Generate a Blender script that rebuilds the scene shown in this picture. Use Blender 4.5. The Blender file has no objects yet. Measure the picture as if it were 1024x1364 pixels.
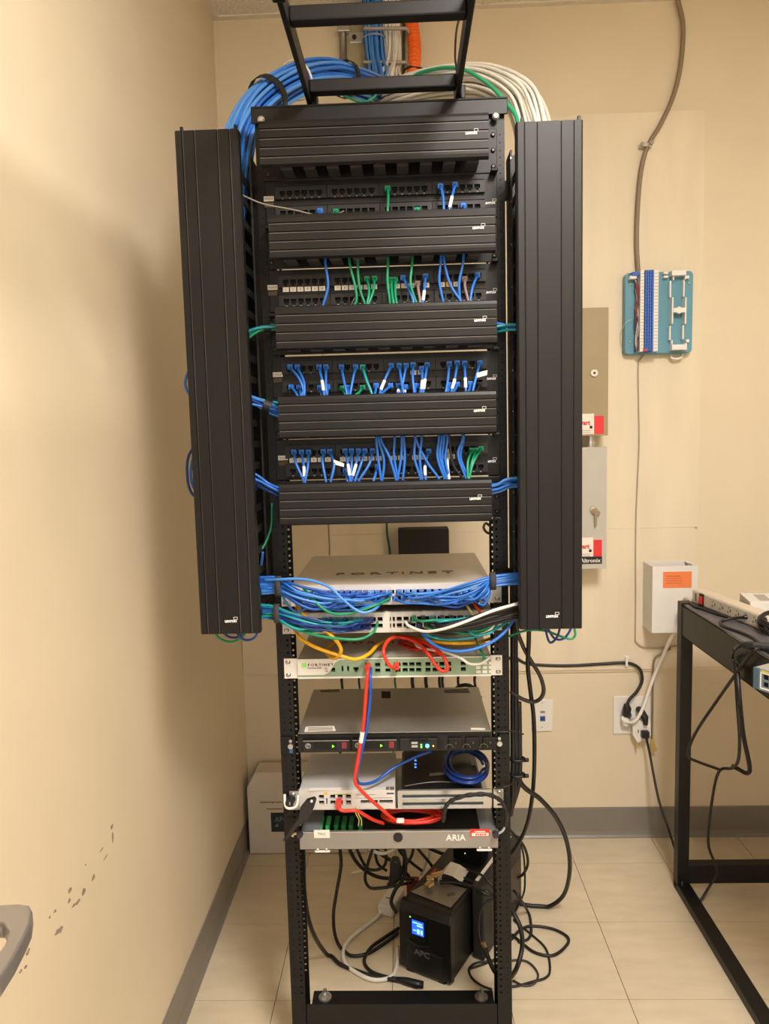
import bpy, bmesh, math, random
from mathutils import Vector, Matrix
random.seed(7)
sc = bpy.context.scene
COL = sc.collection
PI = math.pi

# ---------------------------------------------------------------- camera
F, YAW, PITCH, ROLL = 986.65, -0.0313, 0.1038, 0.026
CAM = Vector((0.0407, -1.5986, 1.4623))
_fw = Vector((math.sin(YAW)*math.cos(PITCH), math.cos(YAW)*math.cos(PITCH), -math.sin(PITCH)))
_ri = Vector((math.cos(YAW), -math.sin(YAW), 0)); _dn = _fw.cross(_ri)
RI = math.cos(ROLL)*_ri + math.sin(ROLL)*_dn
DN = -math.sin(ROLL)*_ri + math.cos(ROLL)*_dn
FW = _fw
cam = bpy.data.cameras.new('camera'); camo = bpy.data.objects.new('camera', cam); COL.objects.link(camo)
cam.sensor_fit = 'HORIZONTAL'; cam.sensor_width = 36; cam.lens = F*36/1024; cam.clip_start = .02
mw = Matrix((RI, -DN, -FW)).transposed().to_4x4(); mw.translation = CAM; camo.matrix_world = mw
sc.camera = camo

# ---------------------------------------------------------------- light and exposure
w = bpy.data.worlds.new('world'); sc.world = w; w.use_nodes = True
w.node_tree.nodes['Background'].inputs[0].default_value = (1.0, .96, .91, 1)
w.node_tree.nodes['Background'].inputs[1].default_value = 1.1
def area(name, loc, sx, sy, power, col, spread=PI):
    l = bpy.data.lights.new(name, 'AREA'); l.shape = 'RECTANGLE'; l.size = sx; l.size_y = sy
    l.energy = power; l.color = col; l.spread = spread
    o = bpy.data.objects.new(name, l); o.location = loc; COL.objects.link(o); return o
LIGHT = Vector((.635, -1.44, 2.79))
area('troffer_lamp', LIGHT, .44, .84, 49, (1, .955, .91))
sc.view_settings.view_transform = 'Standard'; sc.view_settings.look = 'None'
sc.view_settings.gamma = 1; sc.view_settings.use_curve_mapping = False
sc.view_settings.exposure = 0.55

# ---------------------------------------------------------------- helpers
def at(px, py, Y=None, z=None, x=None):
    """a photograph pixel's sight line met with a plane of the room"""
    d = RI*((px-512)/F) + DN*((py-682)/F) + FW
    t = (Y-CAM.y)/d.y if Y is not None else (z-CAM.z)/d.z if z is not None else (x-CAM.x)/d.x
    return CAM + d*t
def lin(c):
    return tuple((v/255/12.92 if v/255 <= .04045 else ((v/255+.055)/1.055)**2.4) for v in c)
MATS = {}
def mat(name, rgb, rough=.5, metal=0, var=.06, scale=12, bump=0, bscale=150, emit=0, stretch=None, alpha=None, spec=None):
    if name in MATS: return MATS[name]
    m = bpy.data.materials.new(name); m.use_nodes = True; n = m.node_tree.nodes; k = m.node_tree.links
    b = n['Principled BSDF']; c = lin(rgb)
    b.inputs['Roughness'].default_value = rough; b.inputs['Metallic'].default_value = metal
    tc = n.new('ShaderNodeTexCoord'); mp = n.new('ShaderNodeMapping'); k.new(tc.outputs['Object'], mp.inputs[0])
    if stretch: mp.inputs['Scale'].default_value = stretch
    no = n.new('ShaderNodeTexNoise'); no.inputs['Scale'].default_value = scale; no.inputs['Detail'].default_value = 5
    k.new(mp.outputs[0], no.inputs['Vector'])
    rp = n.new('ShaderNodeValToRGB'); rp.color_ramp.elements[0].position = .3; rp.color_ramp.elements[1].position = .7
    rp.color_ramp.elements[0].color = (*[v*(1-var) for v in c], 1); rp.color_ramp.elements[1].color = (*[min(1, v*(1+var)) for v in c], 1)
    k.new(no.outputs[0], rp.inputs[0]); k.new(rp.outputs[0], b.inputs['Base Color'])
    if bump:
        n2 = n.new('ShaderNodeTexNoise'); n2.inputs['Scale'].default_value = bscale; n2.inputs['Detail'].default_value = 3
        k.new(mp.outputs[0], n2.inputs['Vector'])
        bp = n.new('ShaderNodeBump'); bp.inputs['Strength'].default_value = bump; bp.inputs['Distance'].default_value = .002
        k.new(n2.outputs[0], bp.inputs['Height']); k.new(bp.outputs[0], b.inputs['Normal'])
    if spec is not None: b.inputs['Specular IOR Level'].default_value = spec
    if emit:
        b.inputs['Emission Color'].default_value = (*c, 1); b.inputs['Emission Strength'].default_value = emit
    if alpha is not None: b.inputs['Transmission Weight'].default_value = alpha
    MATS[name] = m; return m

WORLD = {}
class MB:
    """collects shapes in world coordinates; build() links them as one mesh object"""
    def __init__(s): s.v = []; s.f = []
    def add(s, vs, fs, M=None):
        o = len(s.v); s.v += [M @ Vector(p) if M else Vector(p) for p in vs]; s.f += [tuple(i+o for i in f) for f in fs]; return s
    def box(s, x0, x1, y0, y1, z0, z1, M=None):
        return s.add([(x, y, z) for z in (z0, z1) for y in (y0, y1) for x in (x0, x1)],
                     [(0,2,3,1),(4,5,7,6),(0,1,5,4),(2,6,7,3),(0,4,6,2),(1,3,7,5)], M)
    def cb(s, c, sz, M=None):
        return s.box(c[0]-sz[0]/2, c[0]+sz[0]/2, c[1]-sz[1]/2, c[1]+sz[1]/2, c[2]-sz[2]/2, c[2]+sz[2]/2, M)
    def prism(s, poly, d, M=None):
        """closed outline (3-D points) pushed along d"""
        n = len(poly); d = Vector(d); a = [Vector(p) for p in poly]
        return s.add(a+[p+d for p in a], [tuple(range(n))[::-1], tuple(range(n, 2*n))]+[(i, (i+1)%n, n+(i+1)%n, n+i) for i in range(n)], M)
    def tube(s, pts, r, n=7, closed=False, rr=None):
        P = [Vector(p) for p in pts]; m = len(P); rings = []; nn = None
        for i in range(m):
            a = P[(i-1)%m] if closed or i else P[0]; b = P[(i+1)%m] if closed or i < m-1 else P[-1]
            t = (b-a); t = t.normalized() if t.length > 1e-9 else Vector((0,0,1))
            if nn is None: nn = t.orthogonal().normalized()
            nn = nn - t*nn.dot(t); nn = nn.normalized() if nn.length > 1e-6 else t.orthogonal().normalized()
            bb = t.cross(nn); q = rr[i] if rr else r
            rings.append([P[i]+nn*(q*math.cos(2*PI*k/n))+bb*(q*math.sin(2*PI*k/n)) for k in range(n)])
        o = len(s.v); s.v += [p for R in rings for p in R]
        for i in range(m if closed else m-1):
            j = (i+1)%m
            for k in range(n): s.f.append((o+i*n+k, o+i*n+(k+1)%n, o+j*n+(k+1)%n, o+j*n+k))
        if not closed:
            s.f.append(tuple(o+k for k in range(n))[::-1]); s.f.append(tuple(o+(m-1)*n+k for k in range(n)))
        return s
    def cyl(s, a, b, r, n=14, r2=None): return s.tube([a, b], r, n, rr=[r, r if r2 is None else r2])
    def build(s, name, m, parent=None, bev=0, smooth=False, kind=None, label=None, seg=2):
        zs = min(p.z for p in s.v); xs = [p.x for p in s.v]; ys = [p.y for p in s.v]
        if parent is None:
            org = Vector(((min(xs)+max(xs))/2, (min(ys)+max(ys))/2, zs)); rel = org
        else:
            org = WORLD[parent.name]; rel = Vector((0, 0, 0))
        me = bpy.data.meshes.new(name); me.from_pydata([p-org for p in s.v], [], s.f); me.update()
        bm = bmesh.new(); bm.from_mesh(me); bmesh.ops.recalc_face_normals(bm, faces=bm.faces); bm.to_mesh(me); bm.free()
        me.materials.append(m)
        if smooth:
            for p in me.polygons: p.use_smooth = True
        o = bpy.data.objects.new(name, me); COL.objects.link(o); o.location = rel; o.parent = parent; WORLD[o.name] = org
        if bev:
            b = o.modifiers.new('edge', 'BEVEL'); b.width = bev; b.segments = seg; b.limit_method = 'ANGLE'; b.angle_limit = .7
        if kind: o['kind'] = kind
        if label: o['label'] = label
        return o
def tag(o, label, cat, group=None):
    o['label'] = label; o['category'] = cat
    if group: o['group'] = group
    return o
def thing(name, label, cat, loc, group=None):
    o = bpy.data.objects.new(name, None); o.empty_display_size = .05; COL.objects.link(o); o.location = loc
    WORLD[o.name] = Vector(loc); return tag(o, label, cat, group)
def dup(o, off, parent=None, label=None):
    """copy of one object with shared mesh, shifted"""
    c = o.copy(); COL.objects.link(c); c.parent = parent if parent else o.parent; c.location = o.location + Vector(off)
    WORLD[c.name] = WORLD[o.name]
    if label: c['label'] = label
    return c
def spline(pts, per=7):
    P = [Vector(p) for p in pts]
    if len(P) < 3: return P
    P = [P[0]*2-P[1]] + P + [P[-1]*2-P[-2]]; out = []
    for i in range(1, len(P)-2):
        a, b, c, d = P[i-1:i+3]
        for k in range(per):
            t = k/per
            out.append(.5*((2*b)+(c-a)*t+(2*a-5*b+4*c-d)*t*t+(3*b-3*c+d-a)*t**3))
    out.append(P[-2]); return out
def W3(p, r=0):
    """(px, py, Y) -> point at that depth; (px, py) -> point lying on the floor; Vector stays"""
    if isinstance(p, Vector): return p
    return at(p[0], p[1], Y=p[2]) if len(p) == 3 else at(p[0], p[1], z=r+.001)
def cable(name, label, cat, pts, r, m, group=None, per=7, n=7):
    P = spline([W3(p, r) for p in pts], per)
    for p in P: p.z = max(p.z, r+.0005)
    o = MB().tube(P, r, n).build(name, m, smooth=True)
    if label: tag(o, label, cat, group)
    return o
_fontcache = {}
def text(s, size, origin, ux, uy, m, parent, name='lettering', align='LEFT', depth=.0004, bold=0, sx=1):
    """flat lettering: starts at origin, runs along ux, up along uy"""
    cu = bpy.data.curves.new('lettering', 'FONT'); cu.body = s; cu.size = size; cu.align_x = align; cu.extrude = depth; cu.offset = bold; cu.resolution_u = 2
    t = bpy.data.objects.new('lettering_source', cu); COL.objects.link(t)
    dg = bpy.context.evaluated_depsgraph_get(); dg.update()
    me = bpy.data.meshes.new_from_object(t.evaluated_get(dg)); bpy.data.objects.remove(t); bpy.data.curves.remove(cu)
    ux = Vector(ux).normalized(); uy = Vector(uy).normalized(); uz = ux.cross(uy)
    M = Matrix((ux*sx, uy, uz)).transposed().to_4x4(); M.translation = Vector(origin)-WORLD[parent.name]
    me.transform(M); me.materials.clear(); me.materials.append(m)
    o = bpy.data.objects.new(name, me); COL.objects.link(o); o.parent = parent; WORLD[o.name] = WORLD[parent.name]
    return o
def holed(x0, x1, z0, z1, holes, yf, depth, mb=None):
    """front plate in the XZ plane at y=yf with real openings (x0,x1,z0,z1 each) walled back by depth"""
    mb = mb or MB()
    xs = sorted({x0, x1, *[h[0] for h in holes], *[h[1] for h in holes]}); zs = sorted({z0, z1, *[h[2] for h in holes], *[h[3] for h in holes]})
    def inside(x, z): return any(h[0] < x < h[1] and h[2] < z < h[3] for h in holes)
    open_ = [[inside((xs[i]+xs[i+1])/2, (zs[j]+zs[j+1])/2) for j in range(len(zs)-1)] for i in range(len(xs)-1)]
    for i in range(len(xs)-1):
        for j in range(len(zs)-1):
            a, b, c, d = xs[i], xs[i+1], zs[j], zs[j+1]
            if not open_[i][j]: mb.add([(a,yf,c),(b,yf,c),(b,yf,d),(a,yf,d)], [(0,1,2,3)])
            else:
                for (di, dj, q) in ((-1,0,[(a,c),(a,d)]),(1,0,[(b,c),(b,d)]),(0,-1,[(a,c),(b,c)]),(0,1,[(a,d),(b,d)])):
                    ii, jj = i+di, j+dj
                    if not (0 <= ii < len(xs)-1 and 0 <= jj < len(zs)-1) or not open_[ii][jj]:
                        (p, q1), (p2, q2) = q
                        mb.add([(p,yf,q1),(p2,yf,q2),(p2,yf+depth,q2),(p,yf+depth,q1)], [(0,1,2,3)])
    for (a,b,c,d) in ((x0,x1,z0,z0),(x0,x1,z1,z1),(x0,x0,z0,z1),(x1,x1,z0,z1)):
        mb.add([(a,yf,c),(b,yf,d if a==b else c),(b,yf+depth,d if a==b else c),(a,yf+depth,c)], [(0,1,2,3)])
    return mb
def rj(cx, cz, w=.0118, h=.0085, up=False):
    n = (.0055, .0042) if w > .009 else (w*.45, h*.4)
    a = [(cx-w/2, cx+w/2, cz-h/2, cz+h/2)]
    a.append((cx-n[0]/2, cx+n[0]/2, cz+h/2, cz+h/2+n[1]) if up else (cx-n[0]/2, cx+n[0]/2, cz-h/2-n[1], cz-h/2))
    return a
def screw(p, d, r, m, parent, name='screw'):
    p = Vector(p); d = Vector(d).normalized(); mb = MB()
    mb.tube([p, p+d*r*.45, p+d*r*.8], r, 10, rr=[r, r, r*.55])
    return mb.build(name, m, parent, smooth=False)
ORD = 'first second third fourth fifth sixth seventh eighth ninth tenth eleventh twelfth thirteenth fourteenth fifteenth sixteenth seventeenth eighteenth nineteenth twentieth'.split()
def ordinal(i):
    if i < 20: return ORD[i]
    t = ['twenty', 'thirty', 'forty'][(i+1)//10-2]
    return t+'-'+ORD[(i+1)%10-1] if (i+1) % 10 else {20:'twentieth',30:'thirtieth',40:'fortieth'}[i+1]

# ---------------------------------------------------------------- materials
WALL = mat('wall_paint', (222, 208, 182), .55, var=.035, scale=3, bump=.12, bscale=60)
CEIL = mat('acoustic_tile', (224, 217, 204), .9, var=.16, scale=130, bump=.5, bscale=220)
BOARDM = mat('painted_plywood', (225, 212, 187), .5, var=.05, scale=4, bump=.18, bscale=40, stretch=(3, 3, .5))
BASEM = mat('grey_vinyl', (128, 122, 113), .35, var=.05)
BLACK = mat('black_powder_coat', (21, 20, 20), .40, spec=.3, var=.12, scale=30, bump=.06, bscale=900)
BLACKC = mat('black_cover', (24, 22, 22), .42, spec=.3, var=.10, scale=10, bump=.05, bscale=900)
DARK = mat('black_plastic', (20, 19, 19), .5, var=.1)
HOLE = mat('dark_interior', (7, 7, 7), .9, var=.1)
GROOVE_HI = mat('groove_highlight', (118, 113, 108), .4, var=.4, scale=9)  # grey that paints the highlight along the cover grooves
STEEL = mat('zinc_steel', (196, 196, 194), .3, .85, var=.08, scale=25)
CHROME = mat('satin_nickel', (172, 170, 170), .36, .8, var=.03)
WHITE = mat('white_plastic', (232, 228, 222), .4, var=.02)
WHITEP = mat('white_paint_metal', (226, 223, 219), .45, var=.03)
PAPER = mat('paper', (235, 229, 218), .8, var=.05, scale=60)
INK = mat('white_ink', (238, 236, 232), .6, var=.02)
BLUE = mat('blue_jacket', (42, 110, 202), .35, var=.1, scale=15)
BLUE2 = mat('pale_blue_jacket', (78, 142, 220), .35, var=.1, scale=15)
NAVY = mat('dark_blue_jacket', (24, 56, 132), .35, var=.1)
GREEN = mat('green_jacket', (16, 138, 96), .35, var=.1)
TEAL = mat('teal_jacket', (34, 150, 160), .35, var=.1)
BLKJ = mat('black_jacket', (26, 25, 26), .45, var=.1)
GREYJ = mat('grey_jacket', (150, 138, 124), .5, var=.08)
PINKJ = mat('mauve_jacket', (138, 112, 112), .5, var=.08)
WHTJ = mat('white_jacket', (234, 230, 222), .42, var=.06)
YELJ = mat('yellow_jacket', (240, 178, 24), .35, var=.06)
REDJ = mat('red_jacket', (226, 56, 34), .35, var=.06)
ORANGE = mat('orange_conduit', (244, 108, 26), .4, var=.06)
TILE = mat('vinyl_tile', (212, 198, 172), .34, var=.06, scale=9, stretch=(1, 3, 1), bump=.04, bscale=30)
GROUT = mat('tile_joint_dirt', (96, 76, 56), .9, var=.3, scale=25)

# ---------------------------------------------------------------- room
XL, XR, YB, YF, ZC = -.559, 2.05, .962, -2.1, 2.8256
def struct(name, mb, m, bev=0): return mb.build(name, m, bev=bev, kind='structure')
wl = struct('wall_left', MB().box(XL-.1, XL, YF, YB+.1, -.05, ZC+.06), WALL)
wb_ = struct('wall_back', MB().box(XL, XR, YB, YB+.1, -.05, ZC+.06), WALL)
struct('wall_right', MB().box(XR, XR+.1, YF, YB+.1, -.05, ZC+.06), WALL)
wf = MB().box(XL, -.46, YF-.1, YF, -.05, ZC).box(.46, XR, YF-.1, YF, -.05, ZC).box(-.46, .46, YF-.1, YF, 2.05, ZC)
struct('wall_front', wf, WALL)
fl = struct('floor', MB().box(XL, XR, YF-.1, YB, -.06, -.0035), GROUT)
T = .3048; X0, Y0 = .581, .7941
# paint scuffs on the side wall: torn paint down to grey plaster, each its own flake
SCUFF = mat('scuffed_plaster', (150, 132, 118), .9, var=.4, scale=160)
for (px, py, w_, h_, a) in ((149,1101,4,11,15),(150,1116,3,16,0),(124,1169,4,12,20),(111,1188,5,15,20),(93,1186,5,9,25),(78,1240,7,18,38),
                            (92,1200,3,8,20),(104,1201,4,12,35),(73,1214,4,7,30),(37,1268,4,11,25),(34,1288,4,8,25),(27,1294,3,8,30),(114,1152,2,4,0),
                            (135,1132,1.5,14,35),(141,1141,1.5,12,30),(98,1206,3,9,30),(66,1222,2,6,30)):
    pts = []
    for k in range(10):
        th = 2*PI*k/10; q = random.uniform(.55, 1.1); u, v = w_*q*math.cos(th)*.5, h_*q*math.sin(th)*.5; ca, sa = math.cos(math.radians(a)), math.sin(math.radians(a))
        pts.append(at(px+u*ca-v*sa*-1*-1, py+u*sa+v*ca, x=XL+.0002))
    MB().prism(pts, (.0004, 0, 0)).build('scuff', SCUFF, wl)
nx0 = math.floor((XL-X0)/T); nx1 = math.ceil((XR-X0)/T); ny0 = math.floor((YF-Y0)/T); ny1 = math.ceil((YB-Y0)/T)
full = None
for i in range(nx0, nx1):
    for j in range(ny0, ny1):
        a, b, c, d = X0+i*T, X0+(i+1)*T, Y0+j*T, Y0+(j+1)*T; g = .0009
        whole = a >= XL and b <= XR and c >= YF and d <= YB
        if whole and full: dup(full[0], ((i-full[1])*T, (j-full[2])*T, 0)); continue
        q = MB().box(max(a, XL)+g, min(b, XR)-g, max(c, YF)+g, min(d, YB)-g, -.0035, 0).build('tile', TILE, fl)
        if whole: full = (q, i, j)
cl = struct('ceiling', MB().box(XL, XR, YF-.1, YB, ZC+.02, ZC+.08), mat('plenum_dark', (90, 84, 76), .9))
GRID = mat('ceiling_grid_white', (224, 216, 200), .4)
px_ = [XL, -.28, .33, .94, 1.55, XR]; py_ = [YF, -1.95, -.73, .49, YB]
for i in range(5):
    for j in range(4):
        if i == 2 and j == 1: continue
        MB().box(px_[i]+.012, px_[i+1]-.012, py_[j]+.012, py_[j+1]-.012, ZC+.003, ZC+.018).build('ceiling_panel', CEIL, cl)
for x in px_[1:-1]: MB().box(x-.012, x+.012, YF, YB, ZC-.001, ZC+.02).build('grid_bar', GRID, cl)
for y in py_[1:-1]: MB().box(XL, XR, y-.012, y+.012, ZC-.0015, ZC+.02).build('grid_bar', GRID, cl)
MB().box(XL+.022, XR, YB-.022, YB, ZC-.002, ZC+.02).build('grid_bar', GRID, cl)
MB().box(XL, XL+.022, YF, YB, ZC-.002, ZC+.02).build('grid_bar', GRID, cl)
tr = thing('ceiling_light', 'white recessed ceiling light with a pale lens above the desk side of the room', 'light', (.635, -1.34, ZC-.006))
lx0, lx1, ly0, ly1 = .342, .928, -1.938, -.742
for q in ((lx0, lx1, ly0, ly0+.038), (lx0, lx1, ly1-.038, ly1), (lx0, lx0+.038, ly0+.038, ly1-.038), (lx1-.038, lx1, ly0+.038, ly1-.038)): MB().box(*q, ZC-.006, ZC+.01).build('frame_side', WHITEP, tr)
MB().box(lx0+.038, lx1-.038, ly0+.038, ly1-.038, ZC, ZC+.006).build('diffuser', mat('lit_lens', (255, 238, 208), .5, emit=4), tr)
def cove(name, a, b, inward):
    a, b, n = Vector(a), Vector(b), Vector(inward)
    prof = [(0, 0), (.014, 0), (.0135, .003), (.008, .010), (.0045, .022), (.004, .108), (.003, .1108), (0, .1108)]
    return struct(name, MB().prism([a+n*u+Vector((0, 0, v)) for u, v in prof], b-a), BASEM)
cove('baseboard_back', (XL, YB, 0), (XR, YB, 0), (0, -1, 0))
cove('baseboard_left', (XL, YF, 0), (XL, YB-.0145, 0), (1, 0, 0))

# painted plywood on the back wall, two sheets
bd = thing('backboard', 'cream painted plywood board fixed flat to the back wall behind the rack', 'board', (.4, .962, .62))
BX0, BX1, BZ0, BZ1 = -.2312, 1.034, .622, 2.482; YBD = .95
MB().box(BX0, BX1, YBD, YB-.0005, 1.1205, BZ1).build('panel', BOARDM, bd, bev=.0006)
MB().box(BX0, BX1-.01, YBD+.0005, YB-.0005, BZ0, 1.1202).build('panel', BOARDM, bd, bev=.0006)
MB().box(-.558, BX0-.006, YBD+.004, YB-.0005, BZ0, 2.3).build('panel', WALL, bd, bev=.002)
MB().box(-.1, 2.04, YBD+.006, YB-.0005, .613, .6215).build('ledge_strip', WALL, bd)

# door leaf standing open beside the camera, only its lever reaches into view
dr = MB().box(-.546, -.502, YF+.03, -.95, .012, 2.04).build('door_1', mat('door_paint', (150, 120, 92), .5, var=.1, stretch=(8, 8, .7)), bev=.002, kind='structure')
zl = .955
lp = [at(x, y, z=zl) for x, y in ((-45,1206),(-10,1205),(25,1203),(39,1205),(43,1212),(41,1228),(33,1246),(18,1275),(0,1303),(-30,1340),(-60,1372),(-78,1362),(-55,1330),(-28,1300),(-8,1277),(6,1257),(12,1240),(4,1228),(-20,1226),(-45,1226))]
lv = MB().prism(lp, (0, 0, -.02)).build('door_lever', CHROME, dr, bev=.003, seg=3, label='brushed nickel lever handle')
nk = at(10, 1234, z=zl-.012)
MB().cyl((-.5, nk.y, nk.z), nk, .011, 18).build('lever_neck', CHROME, lv, smooth=False)
MB().cyl((-.502, nk.y, nk.z), (-.494, nk.y, nk.z), .032, 24).build('rose', CHROME, lv)

# ---------------------------------------------------------------- equipment rack
rk = thing('equipment_rack', 'black steel open two-post equipment rack holding the patch panels and switches', 'rack', (0, .04, 0))
RY = .076; ZT = 2.138
for s in (-1, 1):
    xo, xi = s*.257, s*.2245
    mb = MB(); lo, hi = sorted((xo, xo-s*.004)); mb.box(lo, hi, .003, RY-.003, .0, ZT-.02)
    for yf in (0, RY-.003):
        holes = []
        z = .17
        while z < ZT-.06:
            for dz in (0, .0159, .0318):
                c = z+dz
                holes.append(((min(s*.2345, s*.2298), max(s*.2345, s*.2298), c-.0024, c+.0024)))
                holes.append(((min(s*.2485, s*.2463), max(s*.2485, s*.2463), c-.0011, c+.0011)))
            z += .04445
        lo, hi = sorted((xo, xi)); holed(lo, hi, 0, ZT-.02, holes, yf, .003, mb)
    mb.build('rail', BLACK, rk)
MB().box(-.262, .262, -.012, RY+.004, ZT-.004, ZT).box(-.262, .262, -.012, -.008, ZT-.034, ZT-.004).box(-.262, .262, RY, RY+.004, ZT-.034, ZT-.004).build('top_bar', BLACK, rk, bev=.0015)
MB().box(-.2235, .2235, .002, .006, 0, .138).box(-.2235, .2235, .006, .06, 0, .006).build('base_bar', BLACK, rk, bev=.0015)
yb0, yb1 = at(537, 1341, z=.006).y, at(537, 1319, z=.006).y
MB().box(-.235, .235, .08, yb1, 0, .006).box(-.262, .262, .078, .082, 0, .03).build('base_bar', BLACK, rk, bev=.0015)
for px in (433, 641):
    p = at(px, 1329, z=.006); MB().cyl(p, p+Vector((0, 0, .004)), .017, 18).cyl(p+Vector((0, 0, .003)), p+Vector((0, 0, .013)), .010, 6).cyl(p+Vector((0, 0, .012)), p+Vector((0, 0, .024)), .005, 10).build('anchor_bolt', STEEL, rk)
for px, py in ((348, 160), (660, 155)):
    p = at(px, py, Y=-.013); screw(p, (0, -1, 0), .0075, STEEL, rk, 'bolt')

# ladder runway resting on the rack top and running over the doorway
ld = thing('ladder_runway', 'black ladder cable runway lying across the top of the rack', 'cable runway', (0, -.6, 2.14))
for s, x in ((-1, -.142), (1, .162)):
    MB().box(x-.005, x+.005, -1.9, .04, 2.142, 2.182).build('side_rail', BLACK, ld, bev=.002)
    MB().box(x-.011, x+.011, -.45, -.365, 2.139, 2.187).build('splice', BLACK, ld, bev=.003)
    MB().box(x+.006, x+.016, -.008, .034, 2.139, 2.166).box(x-.013, x+.02, .012, .04, 2.138, 2.144).build('clamp', BLACK, ld, bev=.002)
k = 0
for y in (-.028, -.285, -.53, -.735, -.97, -1.2, -1.43, -1.66):
    MB().box(-.137, .157, y-.0125, y+.0125, 2.149, 2.174).build('rung', BLACK, ld, bev=.003)

# ---------------------------------------------------------------- maker's mark used on panels and covers
def makers_mark(p, parent, ux=(1, 0, 0), uz=(0, 0, 1), h=.0062):
    p = Vector(p); ux = Vector(ux); uz = Vector(uz); nrm = ux.cross(uz)
    o = text('LEVITON', h, p, ux, uz, INK, parent, bold=.00035, sx=.95)
    mb = MB(); q = p+ux*h*2.9+uz*h*.85
    for a, b, c, d in ((0, 1.35, 0, .12), (0, 1.35, .78, .9), (0, .12, 0, .9), (1.23, 1.35, 0, .9)):
        c0 = q+ux*a*h+uz*c*h; mb.prism([c0, c0+ux*(b-a)*h, c0+ux*(b-a)*h+uz*(d-c)*h, c0+uz*(d-c)*h], nrm*.0004)
    mb.build('emblem', INK, parent)

# ---------------------------------------------------------------- horizontal cable managers
PITCH4 = .1778
MG_X = [(345, 651, 190), (358, 660, 318), (367, 662, 442), (371, 661, 557), (372, 655, 670)]
MG_LAB = ['topmost horizontal black cable manager, above the uncluttered voice panel', 'second horizontal black cable manager, just under the thin grey wire',
          'third horizontal black cable manager, with green cords leaving both its ends', 'fourth horizontal black cable manager, between the two panels full of blue cords',
          'lowest horizontal black cable manager, above the open gap over the switches']
for i in range(5):
    zt = 2.079-i*PITCH4; zb = zt-.087; YC = -.09
    xa, xb = at(MG_X[i][0], MG_X[i][2], Y=YC).x, at(MG_X[i][1], MG_X[i][2], Y=YC).x
    t = thing('cable_manager', MG_LAB[i], 'cable manager', (0, -.04, zb), 'horizontal cable managers')
    # hinged cover: pan with rounded lips and four rolled grooves
    prof = [(-.075, zb+.002), (-.083, zb), (-.089, zb+.004), (-.09, zb+.010)]
    gz = [.20, .40, .60, .80]
    for g in gz:
        c = zb+.087*g; prof += [(-.09, c-.0016), (-.0878, c-.0007), (-.0878, c+.0007), (-.09, c+.0016)]
    prof += [(-.09, zt-.008), (-.088, zt-.002), (-.083, zt), (-.030, zt), (-.030, zt-.002), (-.0815, zt-.002), (-.0865, zt-.006), (-.0865, zb+.006), (-.083, zb+.003), (-.075, zb+.004)]
    cv = MB().prism([(xa, y, z) for y, z in prof], (xb-xa, 0, 0)).build('cover', BLACKC, t)
    for g in gz:
        c = zb+.087*g; MB().box(xa+.001, xb-.001, -.0903, -.0885, c-.0022, c-.0014).build('groove_shading', GROOVE_HI, cv)  # thin pale strip paints the highlight beneath each groove
    p = Vector((xb-.045, YC-.0003, zb+.087*.52)); makers_mark(p, cv, h=.0058)
    MB().box(-.2405, .2405, -.006, -.0005, zb, zt).build('base_plate', BLACK, t, bev=.001)
    fg = None
    for zz in (zt-.016, zb+.004):
        for n in range(9):
            x = -.186+n*.0465
            mb = MB().prism([(x-.012, -.006, zz), (x+.012, -.006, zz), (x+.012, -.058, zz), (x+.009, -.0635, zz), (x-.009, -.0635, zz), (x-.012, -.058, zz)], (0, 0, .0025))
            mb.box(x-.011, x+.011, -.066, -.063, zz-.004, zz+.0065)
            if fg is None: fg = mb.build('finger', mat('finger_plastic', (70, 67, 66), .4), t); f0 = (x, zz)  # coloured lighter for the light the tabs catch
            else: dup(fg, (x-f0[0], 0, zz-f0[1]))
    for s in (-1, 1):
        for dz in (.012, .044, .074): screw((s*.2325, -.0065, zb+dz), (0, -1, 0), .0048, mat('dark_screw', (60, 58, 58), .3, .8), t)
        MB().box(s*.2325-.007, s*.2325+.007, -.03, -.006, zb-.004 if s > 0 else zt-.01, zb+.002 if s > 0 else zt-.004).build('latch', BLACK, t, bev=.0015)

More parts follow.
